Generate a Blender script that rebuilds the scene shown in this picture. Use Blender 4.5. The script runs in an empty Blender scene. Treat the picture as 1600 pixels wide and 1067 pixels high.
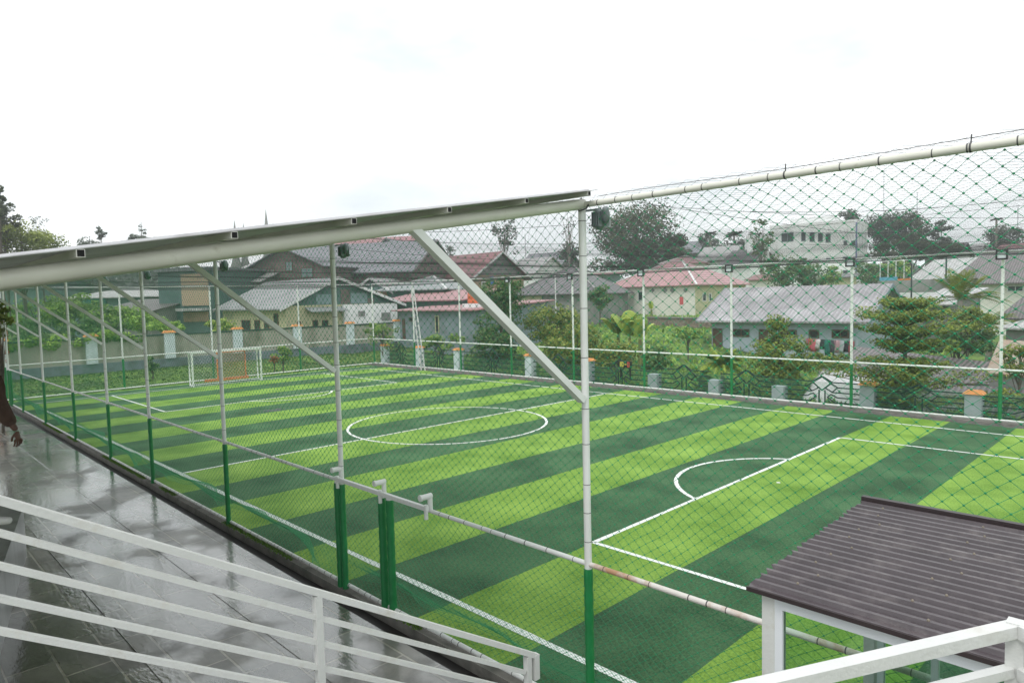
import bpy, math, random
import numpy as np
from mathutils import Vector
rng = np.random.default_rng(7); random.seed(7)
scene = bpy.context.scene
COL = scene.collection
R = math.radians
# ------------------------------------------------------------------ camera
CAM = np.array([4.6277, -5.5901, 4.7059]); F_PX = 1066.294
YAW, PITCH, ROLL = 0.7972, -0.0646, -0.0246
_f = np.array([-math.sin(YAW)*math.cos(PITCH), math.cos(YAW)*math.cos(PITCH), math.sin(PITCH)])
_r = np.array([math.cos(YAW), math.sin(YAW), 0.0]); _u = np.cross(_r, _f)
RT = _r*math.cos(ROLL)+_u*math.sin(ROLL); UP = -_r*math.sin(ROLL)+_u*math.cos(ROLL); FW = _f
cam = bpy.data.cameras.new('camera'); camo = bpy.data.objects.new('camera', cam); COL.objects.link(camo)
from mathutils import Matrix
camo.matrix_world = Matrix(((RT[0], UP[0], -FW[0], CAM[0]), (RT[1], UP[1], -FW[1], CAM[1]), (RT[2], UP[2], -FW[2], CAM[2]), (0, 0, 0, 1)))
cam.sensor_width = 36.0; cam.lens = F_PX/1600*36; cam.clip_start = 0.05; cam.clip_end = 3000
scene.camera = camo
# survey helpers: a direction seen in the photograph, cut by a real plane or taken to a real distance
def ray(px, py):
    x = (px-800)/F_PX; y = (py-533.5)/F_PX
    return RT*x - UP*y + FW
def P(px, py, dep): return CAM + ray(px, py)*dep
def onX(px, py, X): v = ray(px, py); return CAM + v*((X-CAM[0])/v[0])
def onY(px, py, Y): v = ray(px, py); return CAM + v*((Y-CAM[1])/v[1])
def onZ(px, py, Z): v = ray(px, py); return CAM + v*((Z-CAM[2])/v[2])
def depth(p): return float((np.array(p)-CAM)@FW)
# ------------------------------------------------------------------ world, sun, exposure
w = bpy.data.worlds.new('World'); scene.world = w; w.use_nodes = True
nt = w.node_tree; nt.nodes.clear(); N = nt.nodes.new; L = nt.links.new
out = N('ShaderNodeOutputWorld'); bg = N('ShaderNodeBackground'); sky = N('ShaderNodeTexSky')
sky.sky_type = 'NISHITA'; sky.sun_disc = False; sky.sun_elevation = R(58); sky.sun_rotation = R(200)
tc = N('ShaderNodeTexCoord'); no = N('ShaderNodeTexNoise'); no.inputs['Scale'].default_value = 2.2
no.inputs['Detail'].default_value = 5; no.inputs['Roughness'].default_value = .55
mp = N('ShaderNodeMapping'); mp.inputs['Scale'].default_value = (1, 1, 2.6)
cr = N('ShaderNodeValToRGB'); cr.color_ramp.elements[0].position = .28; cr.color_ramp.elements[1].position = .58
cr.color_ramp.elements[0].color = (.56, .62, .64, 1); cr.color_ramp.elements[1].color = (1.05, 1.07, 1.07, 1)
mx = N('ShaderNodeMix'); mx.data_type = 'RGBA'; mx.inputs[0].default_value = .92
sc_ = N('ShaderNodeVectorMath'); sc_.operation = 'SCALE'; sc_.inputs['Scale'].default_value = .12
L(tc.outputs['Generated'], mp.inputs[0]); L(mp.outputs[0], no.inputs['Vector']); L(no.outputs['Fac'], cr.inputs[0])
L(sky.outputs[0], sc_.inputs[0]); L(sc_.outputs[0], mx.inputs[6]); L(cr.outputs[0], mx.inputs[7])
L(mx.outputs[2], bg.inputs['Color']); bg.inputs['Strength'].default_value = 1.0
L(bg.outputs[0], out.inputs['Surface'])
sd = bpy.data.lights.new('sun', 'SUN'); sd.energy = .9; sd.angle = R(25); sd.color = (1, .97, .92)
so = bpy.data.objects.new('sun', sd); COL.objects.link(so)
so.rotation_euler = (R(32), 0, R(20))
scene.view_settings.view_transform = 'Standard'; scene.view_settings.look = 'None'
scene.view_settings.gamma = 1; scene.view_settings.exposure = 0.68
scene.cycles.max_bounces = 6; scene.cycles.transparent_max_bounces = 12
scene.cycles.use_denoising = True
# ------------------------------------------------------------------ materials
def new_mat(name):
    m = bpy.data.materials.new(name); m.use_nodes = True
    b = m.node_tree.nodes['Principled BSDF']; return m, m.node_tree, b
def mat(name, c, rough=.6, var=.12, scale=3.0, bump=0.0, bscale=40.0, metal=0.0, stain=None, st_scale=.8, st_pos=(.5, .7), stretch=(1, 1, 1), spec=.5):
    """painted or mineral surface: colour varied by noise, optional stains, optional bump"""
    m, t, b = new_mat(name); n = t.nodes.new; l = t.links.new
    b.inputs['Roughness'].default_value = rough; b.inputs['Metallic'].default_value = metal
    b.inputs['Specular IOR Level'].default_value = spec
    tc = n('ShaderNodeTexCoord'); mp = n('ShaderNodeMapping'); mp.inputs['Scale'].default_value = stretch
    l(tc.outputs['Object'], mp.inputs[0])
    no = n('ShaderNodeTexNoise'); no.inputs['Scale'].default_value = scale; no.inputs['Detail'].default_value = 6
    l(mp.outputs[0], no.inputs['Vector'])
    r = n('ShaderNodeValToRGB'); e = r.color_ramp.elements
    e[0].position = .3; e[1].position = .7
    e[0].color = tuple(max(0, x*(1-var)) for x in c)+(1,); e[1].color = tuple(min(1, x*(1+var)) for x in c)+(1,)
    l(no.outputs['Fac'], r.inputs[0]); src = r.outputs[0]
    if stain:
        n2 = n('ShaderNodeTexNoise'); n2.inputs['Scale'].default_value = st_scale; n2.inputs['Detail'].default_value = 8
        n2.inputs['Roughness'].default_value = .65
        l(mp.outputs[0], n2.inputs['Vector'])
        r2 = n('ShaderNodeValToRGB'); r2.color_ramp.elements[0].position = st_pos[0]; r2.color_ramp.elements[1].position = st_pos[1]
        l(n2.outputs['Fac'], r2.inputs[0]); m2 = n('ShaderNodeMix'); m2.data_type = 'RGBA'
        l(r2.outputs[0], m2.inputs[0]); l(src, m2.inputs[6]); m2.inputs[7].default_value = tuple(stain)+(1,)
        src = m2.outputs[2]
    l(src, b.inputs['Base Color'])
    if bump:
        n3 = n('ShaderNodeTexNoise'); n3.inputs['Scale'].default_value = bscale; n3.inputs['Detail'].default_value = 4
        l(mp.outputs[0], n3.inputs['Vector']); bp = n('ShaderNodeBump'); bp.inputs['Strength'].default_value = bump
        bp.inputs['Distance'].default_value = .02; l(n3.outputs['Fac'], bp.inputs['Height']); l(bp.outputs[0], b.inputs['Normal'])
    return m
def roof_mat(name, c, axis='Y', pitch=.2, stain=None, var=.15, rough=.45, st_pos=(.45, .75), st_scale=.5, dark=.6):
    """corrugated sheet or tile rows: bump in ribs, colour darkened in the troughs, plus weathering stains"""
    m = mat(name, c, rough, var, 1.2, stain=stain, st_scale=st_scale, st_pos=st_pos)
    t = m.node_tree; n = t.nodes.new; l = t.links.new; b = t.nodes['Principled BSDF']
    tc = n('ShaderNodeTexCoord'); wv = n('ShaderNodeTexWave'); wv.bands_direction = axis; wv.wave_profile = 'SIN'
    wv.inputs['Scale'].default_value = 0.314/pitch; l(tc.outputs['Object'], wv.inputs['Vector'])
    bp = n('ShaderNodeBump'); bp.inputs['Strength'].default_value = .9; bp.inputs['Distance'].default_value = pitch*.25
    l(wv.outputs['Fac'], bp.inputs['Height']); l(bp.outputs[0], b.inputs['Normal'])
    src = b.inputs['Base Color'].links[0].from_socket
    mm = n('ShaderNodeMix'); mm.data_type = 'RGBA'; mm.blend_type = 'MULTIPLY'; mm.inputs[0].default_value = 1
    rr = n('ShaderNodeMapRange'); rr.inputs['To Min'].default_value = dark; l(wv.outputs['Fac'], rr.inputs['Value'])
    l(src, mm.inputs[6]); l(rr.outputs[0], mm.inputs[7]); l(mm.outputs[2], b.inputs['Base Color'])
    return m
def leaf_mat(name, dark, light, trans=.25):
    m, t, b = new_mat(name); n = t.nodes.new; l = t.links.new
    at = n('ShaderNodeAttribute'); at.attribute_name = 'tint'
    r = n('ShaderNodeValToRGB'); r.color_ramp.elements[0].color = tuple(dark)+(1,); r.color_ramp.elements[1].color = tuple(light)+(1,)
    l(at.outputs['Fac'], r.inputs[0]); l(r.outputs[0], b.inputs['Base Color']); b.inputs['Roughness'].default_value = .55
    tr = n('ShaderNodeBsdfTranslucent'); l(r.outputs[0], tr.inputs['Color'])
    ms = n('ShaderNodeMixShader'); ms.inputs[0].default_value = trans
    l(b.outputs[0], ms.inputs[1]); l(tr.outputs[0], ms.inputs[2]); l(ms.outputs[0], t.nodes['Material Output'].inputs['Surface'])
    return m
def glass_mat(name, tint=(.92, .97, .95), fac=.12):
    m, t, b = new_mat(name); n = t.nodes.new; l = t.links.new
    tr = n('ShaderNodeBsdfTransparent'); tr.inputs[0].default_value = tuple(tint)+(1,)
    gl = n('ShaderNodeBsdfGlossy'); gl.inputs['Roughness'].default_value = .02
    fr = n('ShaderNodeFresnel'); fr.inputs[0].default_value = 1.5
    ms = n('ShaderNodeMixShader'); l(fr.outputs[0], ms.inputs[0]); l(tr.outputs[0], ms.inputs[1]); l(gl.outputs[0], ms.inputs[2])
    l(ms.outputs[0], t.nodes['Material Output'].inputs['Surface']); return m
M = {}
M['white_paint'] = mat('white_paint', (.78, .79, .77), .45, .06, 2.0, stain=(.42, .40, .34), st_scale=2.2, st_pos=(.62, .8))
M['rail_white'] = mat('rail_white', (.60, .605, .59), .4, .04, 5.0, bump=.15, bscale=60, stain=(.47, .44, .38), st_scale=5, st_pos=(.56, .8))
M['rusty_white'] = mat('rusty_white', (.74, .70, .66), .55, .06, 4.0, stain=(.47, .27, .16), st_scale=2.5, st_pos=(.48, .66))
M['cream_pipe'] = mat('cream_pipe', (.66, .65, .58), .42, .07, 3.0, stain=(.40, .37, .29), st_scale=3, st_pos=(.6, .78))
M['green_paint'] = mat('green_paint', (.015, .22, .06), .5, .12, 6.0, bump=.2, bscale=30)
M['green_vinyl'] = mat('green_vinyl', (.010, .20, .055), .38, .1, 8.0, bump=.3, bscale=22)
M['net_green'] = mat('net_green', (.008, .26, .11), .6, .15, 2.0)
M['net_dark'] = mat('net_dark', (.045, .05, .055), .7, .1, 2.0)
M['net_fine'] = mat('net_fine', (.045, .34, .14), .6, .1, 2.0)
M['tie'] = mat('tie', (.07, .07, .07), .6)
M['black'] = mat('black', (.012, .012, .013), .4)
M['hole_shade'] = mat('hole_shade', (.004, .004, .004), .9)
M['dark_steel'] = mat('dark_steel', (.02, .035, .035), .5)
M['grey_metal'] = mat('grey_metal', (.18, .21, .22), .45, .15, 5)
M['lamp_glass'] = mat('lamp_glass', (.55, .6, .62), .15)
M['brown_metal'] = mat('brown_metal', (.072, .058, .064), .30, .14, 4.0, bump=.1, stain=(.15, .13, .13), st_scale=6, st_pos=(.5, .75))
M['brown_trim'] = mat('brown_trim', (.035, .024, .026), .4)
M['alu_white'] = mat('alu_white', (.72, .74, .78), .35, .03)
M['concrete'] = mat('concrete', (.20, .19, .17), .8, .2, 5.0, bump=.4, stain=(.10, .10, .085), st_scale=1.5)
M['wet_concrete'] = mat('wet_concrete', (.13, .13, .12), .25, .25, 3.0, bump=.15, stain=(.05, .05, .04), st_scale=1.2)
M['drain_dark'] = mat('drain_dark', (.018, .014, .013), .5)
M['moss'] = mat('moss', (.12, .24, .025), .95, .5, 20, bump=1, bscale=80)
M['glass'] = glass_mat('glass', (.80, .90, .85))
M['pane'] = mat('pane', (.02, .035, .035), .12, .3, 2)
M['trunk'] = mat('trunk', (.10, .085, .065), .9, .3, 8, bump=.6)
M['trunk_pale'] = mat('trunk_pale', (.22, .20, .17), .9, .3, 6, bump=.5)
# ------------------------------------------------------------------ object helpers
class MB:
    def __init__(s): s.v = []; s.f = []; s.m = []; s.sm = []
    def add(s, vs, fs, mi=0, smooth=False):
        o = len(s.v); s.v += [tuple(map(float, v)) for v in vs]
        for f in fs: s.f.append(tuple(o+i for i in f)); s.m.append(mi); s.sm.append(smooth)
        return s
    def box(s, lo, hi, mi=0):
        x0, y0, z0 = lo; x1, y1, z1 = hi
        return s.add([(x0, y0, z0), (x1, y0, z0), (x1, y1, z0), (x0, y1, z0), (x0, y0, z1), (x1, y0, z1), (x1, y1, z1), (x0, y1, z1)],
                     [(0, 3, 2, 1), (4, 5, 6, 7), (0, 1, 5, 4), (1, 2, 6, 5), (2, 3, 7, 6), (3, 0, 4, 7)], mi)
    def obox(s, o, u, v, w_, mi=0):
        """box from a corner and three edge vectors"""
        o, u, v, w_ = map(np.array, (o, u, v, w_))
        if np.dot(np.cross(u, v), w_) < 0: u, v = v, u
        p = [o, o+u, o+u+v, o+v, o+w_, o+u+w_, o+u+v+w_, o+v+w_]
        return s.add(p, [(0, 3, 2, 1), (4, 5, 6, 7), (0, 1, 5, 4), (1, 2, 6, 5), (2, 3, 7, 6), (3, 0, 4, 7)], mi)
    def bar(s, a, b, wd, ht, mi=0, up=(0, 0, 1)):
        """square tube between two points"""
        a = np.array(a, float); b = np.array(b, float); d = b-a; d /= np.linalg.norm(d)
        x = np.cross(d, np.array(up, float))
        if np.linalg.norm(x) < 1e-6: x = np.array([1., 0, 0])
        x /= np.linalg.norm(x); y = np.cross(x, d)
        return s.obox(a-x*wd/2-y*ht/2, x*wd, y*ht, b-a, mi)
    def tube(s, pts, r, n=10, mi=0, cap=True):
        pts = [np.array(p, float) for p in pts]; rs = r if hasattr(r, '__len__') else [r]*len(pts)
        vs = []; fs = []; x = None
        for i, p in enumerate(pts):
            d = (pts[min(i+1, len(pts)-1)]-pts[max(i-1, 0)]); d = d/(np.linalg.norm(d)+1e-9)
            if x is None:
                x = np.cross(d, (0, 0, 1.) if abs(d[2]) < .9 else (1., 0, 0))
            x = x-d*np.dot(x, d); x /= np.linalg.norm(x)+1e-9; y = np.cross(d, x)
            for k in range(n):
                t = 2*math.pi*k/n; vs.append(p+(x*math.cos(t)+y*math.sin(t))*rs[i])
        for i in range(len(pts)-1):
            for k in range(n):
                a = i*n+k; b = i*n+(k+1) % n; fs.append((a, b, b+n, a+n))
        s.add(vs, fs, mi, True)
        if cap:
            e = (len(pts)-1)*n
            s.add(vs[:n], [tuple(range(n))[::-1]], mi); s.add(vs[e:e+n], [tuple(range(n))], mi)
        return s
    def ring(s, c, d, r, t, mi=0):
        """a tie wrapped round a pipe"""
        c = np.array(c, float); d = np.array(d, float); d /= np.linalg.norm(d)
        return s.tube([c-d*t, c+d*t], r, 12, mi)
    def prism(s, poly, o, ax, ay, length, mi=0):
        """polygon in the (ax, ay) frame at o, extruded by the vector length"""
        o = np.array(o, float); ax = np.array(ax, float); ay = np.array(ay, float); l = np.array(length, float)
        a = [o+ax*p[0]+ay*p[1] for p in poly]; n = len(a)
        return s.add(a+[p+l for p in a], [tuple(range(n))[::-1], tuple(range(n, 2*n))]+[(i, (i+1) % n, n+(i+1) % n, n+i) for i in range(n)], mi)
    def lathe(s, c, prof, n=16, mi=0):
        vs = []; fs = []
        for (r, z) in prof:
            for k in range(n): t = 2*math.pi*k/n; vs.append((c[0]+r*math.cos(t), c[1]+r*math.sin(t), c[2]+z))
        for i in range(len(prof)-1):
            for k in range(n): a = i*n+k; b = i*n+(k+1) % n; fs.append((a, b, b+n, a+n))
        return s.add(vs, fs, mi, True)
    def build(s, name, mats, parent=None):
        org = np.array(parent.get('_o', (0, 0, 0))) if parent is not None else np.zeros(3)
        return finish(name, np.array(s.v)-org if s.v else np.zeros((0, 3)), s.f, mats, parent, s.m, s.sm)
def finish(name, v, f, mats, parent=None, mi=None, sm=None):
    me = bpy.data.meshes.new(name); me.from_pydata([tuple(p) for p in v], [], f)
    if not isinstance(mats, (list, tuple)): mats = [mats]
    for m in mats: me.materials.append(M[m] if isinstance(m, str) else m)
    if mi: me.polygons.foreach_set('material_index', mi)
    if sm: me.polygons.foreach_set('use_smooth', sm)
    me.update(); o = bpy.data.objects.new(name, me); COL.objects.link(o)
    if parent is not None: o.parent = parent
    return o
def tag(o, label=None, cat=None, group=None, kind=None):
    if label: o['label'] = label
    if cat: o['category'] = cat
    if group: o['group'] = group
    if kind: o['kind'] = kind
    return o
ROOTS = []
def thing(name, label, cat, loc=(0, 0, 0), group=None):
    o = bpy.data.objects.new(name, None); COL.objects.link(o); o.location = tuple(map(float, loc)); o.empty_display_size = .2
    o['_o'] = [float(x) for x in loc]; ROOTS.append(o)
    return tag(o, label, cat, group)
def recentre(o):
    """put the origin of a one-mesh thing at its base"""
    me = o.data; n = len(me.vertices); a = np.empty(n*3, 'f'); me.vertices.foreach_get('co', a); a = a.reshape(-1, 3)
    c = (a.min(0)+a.max(0))/2; c[2] = a[:, 2].min(); a -= c; me.vertices.foreach_set('co', a.ravel()); me.update(); o.location = tuple(map(float, c)); return o
def raw(name, v, f, matn, parent=None, tint=None, smooth=False):
    """fast mesh from numpy arrays; all faces have the same number of corners"""
    v = np.asarray(v, 'f'); f = np.asarray(f, 'i')
    if parent is not None: v = v-np.array(parent.get('_o', (0, 0, 0)), 'f')
    me = bpy.data.meshes.new(name); k = f.shape[1]; nf = len(f)
    me.vertices.add(len(v)); me.vertices.foreach_set('co', v.ravel())
    me.loops.add(nf*k); me.loops.foreach_set('vertex_index', f.ravel())
    me.polygons.add(nf); me.polygons.foreach_set('loop_start', np.arange(0, nf*k, k, dtype='i'))
    if smooth: me.polygons.foreach_set('use_smooth', np.ones(nf, bool))
    me.update(calc_edges=True); me.validate()
    if tint is not None:
        a = me.attributes.new('tint', 'FLOAT', 'FACE'); a.data.foreach_set('value', np.asarray(tint, 'f'))
    me.materials.append(M[matn] if isinstance(matn, str) else matn)
    o = bpy.data.objects.new(name, me); COL.objects.link(o)
    if parent is not None: o.parent = parent
    return o
# ------------------------------------------------------------------ nets
def wires(A, B, r):
    """triangular thread between the point arrays A and B"""
    d = B-A; d /= np.linalg.norm(d, axis=1)[:, None]+1e-9
    x = np.cross(d, np.array([.31, .87, .38])); x /= np.linalg.norm(x, axis=1)[:, None]+1e-9; y = np.cross(d, x)
    vs = []
    for Q in (A, B):
        for k in range(3): t = 2.0944*k; vs.append(Q+(x*math.cos(t)+y*math.sin(t))*r)
    v = np.stack(vs, 1).reshape(-1, 3); n = len(A); b = np.arange(n)[:, None]*6
    f = np.concatenate([b+np.array([[k, (k+1) % 3, 3+(k+1) % 3, 3+k]]) for k in range(3)])
    return v, f
def knots(Pn, r):
    o = np.array([(1, 0, 0), (-1, 0, 0), (0, 1, 0), (0, -1, 0), (0, 0, 1), (0, 0, -1)])*r
    v = (Pn[:, None, :]+o[None]).reshape(-1, 3); b = np.arange(len(Pn))[:, None]*6
    q = np.array([(0, 2, 4), (2, 1, 4), (1, 3, 4), (3, 0, 4), (2, 0, 5), (1, 2, 5), (3, 1, 5), (0, 3, 5)])
    return v, (b[:, None, :]+q[None]).reshape(-1, 3)
def diamond(org, U, V, lu, lv, du, dv, warp):
    """nodes and threads of a diamond-mesh net spread over the rectangle U x V"""
    nu = int(round(lu/(du/2))); nv = int(round(lv/(dv/2)))
    I, J = np.meshgrid(np.arange(nu+1), np.arange(nv+1), indexing='ij')
    a = I*lu/nu; b = J*lv/nv
    pos = warp(np.array(org)+a[..., None]*np.array(U)+b[..., None]*np.array(V), a/lu, b/lv)
    ok = (I+J) % 2 == 0; A = []; B = []
    s = ok[:-1, :-1]; A.append(pos[:-1, :-1][s]); B.append(pos[1:, 1:][s])
    s = ok[:-1, 1:]; A.append(pos[:-1, 1:][s]); B.append(pos[1:, :-1][s])
    return np.concatenate(A), np.concatenate(B), pos[ok]
def sines(x, y, seed, amp, n=5, f0=.5, f1=2.5):
    g = np.random.default_rng(seed); o = 0
    for _ in range(n):
        a, b = g.uniform(-1, 1, 2); k = g.uniform(f0, f1); o = o+np.sin((a*x+b*y)*k*3+g.uniform(0, 6))*g.uniform(.4, 1)
    return o*amp/n**.5
# ------------------------------------------------------------------ ground, pitch, walkway (the setting)
def gz(x, y):
    x = np.asarray(x, float); y = np.asarray(y, float)
    sm = lambda t: np.clip(t, 0, 1)**2*(3-2*np.clip(t, 0, 1))
    left = sm((-14-x)/10)
    far = sm((y-24.5)/34)*(2.3*left+.55*(1-left)) - .35*sm((y-23.3)/2.0)*(1-.6*left)
    end = .45*sm((-39.5-x)/6)+.6*sm((-50-x)/20)
    hill = 3.0*sm((np.hypot(x, y)-75)/120)
    near = -.45*sm((2.0-y)/1.9)*(x > -60)*(x < 30)*(1-sm((-36-x)/4)*(y > -1))
    return -.08+near+np.where(y > 23.3, far, 0)+end+hill
g = np.concatenate([np.arange(-480, -110, 30.), np.arange(-110, 60, 1.6), np.arange(60, 300, 30.)])
h_ = np.concatenate([np.arange(-260, -20, 30.), np.arange(-20, 110, 1.6), np.arange(110, 500, 30.)])
X, Y = np.meshgrid(g, h_, indexing='ij'); Z = gz(X, Y)+.05*sines(X, Y, 5, 1., 6)*(Y > 25)
vv = np.stack([X, Y, Z], -1).reshape(-1, 3); ny = len(h_)
ii = (np.arange(len(g)-1)[:, None]*ny+np.arange(ny-1)[None]).ravel()
M['ground'] = mat('ground', (.115, .20, .03), .95, .35, 1.3, bump=.8, bscale=9, stain=(.045, .085, .02), st_scale=.35, st_pos=(.45, .62))
tag(raw('ground', vv, np.stack([ii, ii+ny, ii+ny+1, ii+1], 1), 'ground', smooth=True), kind='structure')
def turf_mat(name, c, c2):
    m, t, b = new_mat(name); n = t.nodes.new; l = t.links.new
    tc = n('ShaderNodeTexCoord'); a = n('ShaderNodeTexNoise'); a.inputs['Scale'].default_value = 30; a.inputs['Detail'].default_value = 9
    a.inputs['Roughness'].default_value = .75
    mp = n('ShaderNodeMapping'); mp.inputs['Scale'].default_value = (1, .55, 1); l(tc.outputs['Object'], mp.inputs[0])
    b2 = n('ShaderNodeTexNoise'); b2.inputs['Scale'].default_value = .7; b2.inputs['Detail'].default_value = 6
    l(mp.outputs[0], a.inputs['Vector']); l(tc.outputs['Object'], b2.inputs['Vector'])
    ad = n('ShaderNodeMath'); ad.operation = 'MULTIPLY_ADD'; ad.inputs[1].default_value = .40; l(b2.outputs['Fac'], ad.inputs[0])
    sb = n('ShaderNodeMath'); sb.operation = 'MULTIPLY'; sb.inputs[1].default_value = .62; l(a.outputs['Fac'], sb.inputs[0]); l(sb.outputs[0], ad.inputs[2])
    r = n('ShaderNodeValToRGB'); r.color_ramp.elements[0].position = .40; r.color_ramp.elements[1].position = .60
    r.color_ramp.elements[0].color = tuple(c)+(1,); r.color_ramp.elements[1].color = tuple(c2)+(1,)
    l(ad.outputs[0], r.inputs[0]); l(r.outputs[0], b.inputs['Base Color']); b.inputs['Roughness'].default_value = .62
    b.inputs['Specular IOR Level'].default_value = .12
    bp = n('ShaderNodeBump'); bp.inputs['Strength'].default_value = 1; bp.inputs['Distance'].default_value = .05
    l(a.outputs['Fac'], bp.inputs['Height']); l(bp.outputs[0], b.inputs['Normal']); return m
M['turf_light'] = turf_mat('turf_light', (.090, .220, .014), (.300, .500, .085))
M['turf_dark'] = turf_mat('turf_dark', (.014, .062, .022), (.088, .205, .088))
SX = [.545-2*k+d for k, d in zip(range(-3, 20), [-.4, -.4, -.3, -.26, -.14, -.02, .02, .11, .14, .01, .13, 0, -.05, -.1, -.15, -.2, -.27, -.32, -.33, -.35, -.38, -.4, -.42])]
mb = MB()
for i in range(len(SX)-1):
    k = i-3; mb.add([(SX[i+1], .1, 0), (SX[i], .1, 0), (SX[i], 21.75, 0), (SX[i+1], 21.75, 0)], [(0, 1, 2, 3)], 1 if k % 2 == 0 else 0)
mb.add([(-38.35, .1, 0), (SX[-1], .1, 0), (SX[-1], 21.75, 0), (-38.35, 21.75, 0)], [(0, 1, 2, 3)], 0)
tag(mb.build('football_pitch', ['turf_light', 'turf_dark']), kind='structure')
mb = MB(); W = .05; ZL = .006
def line(a, b, hw=W):
    a = np.array(a, float); b = np.array(b, float); d = (b-a)/np.linalg.norm(b-a); n = np.array([-d[1], d[0]])*hw
    n_ = max(2, int(np.linalg.norm(b-a)/.35)); vs = []; fs = []
    for i in range(n_+1):
        p = a+(b-a)*i/n_; j = random.uniform(.88, 1.12)
        vs += [tuple(p-n*j)+(ZL,), tuple(p+n*j)+(ZL,)]
        if i: q = 2*i; fs.append((q-2, q, q+1, q-1))
    mb.add(vs, fs)
def arc(c, r, a0, a1, n=90):
    vs = []; fs = []
    for i in range(n+1):
        t = a0+(a1-a0)*i/n; j = random.uniform(.9, 1.1)*W
        vs += [(c[0]+(r+j)*math.cos(t), c[1]+(r+j)*math.sin(t), ZL+.002), (c[0]+(r-j)*math.cos(t), c[1]+(r-j)*math.sin(t), ZL+.002)]
        if i: q = 2*i; fs.append((q-1, q+1, q, q-2))
    mb.add(vs, fs)
line((-36.2, .80), (6.5, .99), .06); line((-36.2, 20.3), (6.5, 20.31)); line((-15.455, .96), (-15.455, 20.3)); line((-36.25, .80), (-36.25, 20.3))
line((-3.475, 4.37), (-3.475, 16.79)); line((-3.47, 4.37), (6.5, 4.38)); line((-3.47, 16.79), (6.5, 17.1))
line((-27.78, 4.37), (-27.78, 16.79)); line((-27.8, 4.37), (-36.2, 4.37)); line((-27.8, 16.79), (-36.2, 16.79))
arc((-15.455, 10.55), 3.72, 0, 2*math.pi)
arc((-2.3, 10.55), 2.75, R(116), R(244)); arc((-28.9, 10.4), 2.5, R(-64), R(64))
mb.lathe((-2.67, 10.57, 0), [(.0, .011), (.04, .011), (.05, .004)], 14)
M['line_white'] = mat('line_white', (.74, .78, .74), .7, .12, 30, bump=.5, bscale=50)
tag(mb.build('pitch_markings', 'line_white'), kind='structure')
# puddle on the far half
mb = MB(); c = onZ(425, 641, .004); vs = [(c[0]+r_*math.cos(t)*1.0, c[1]+r_*math.sin(t)*1.9, .004) for t, r_ in [(2*math.pi*k/22, .30+.16*math.sin(k*1.7)+.1*math.sin(k*3.1)) for k in range(22)]]
mb.add(vs, [tuple(range(22))]); M['puddle'] = mat('puddle', (.035, .07, .05), .06)
tag(mb.build('puddle', 'puddle'), kind='structure')
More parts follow.
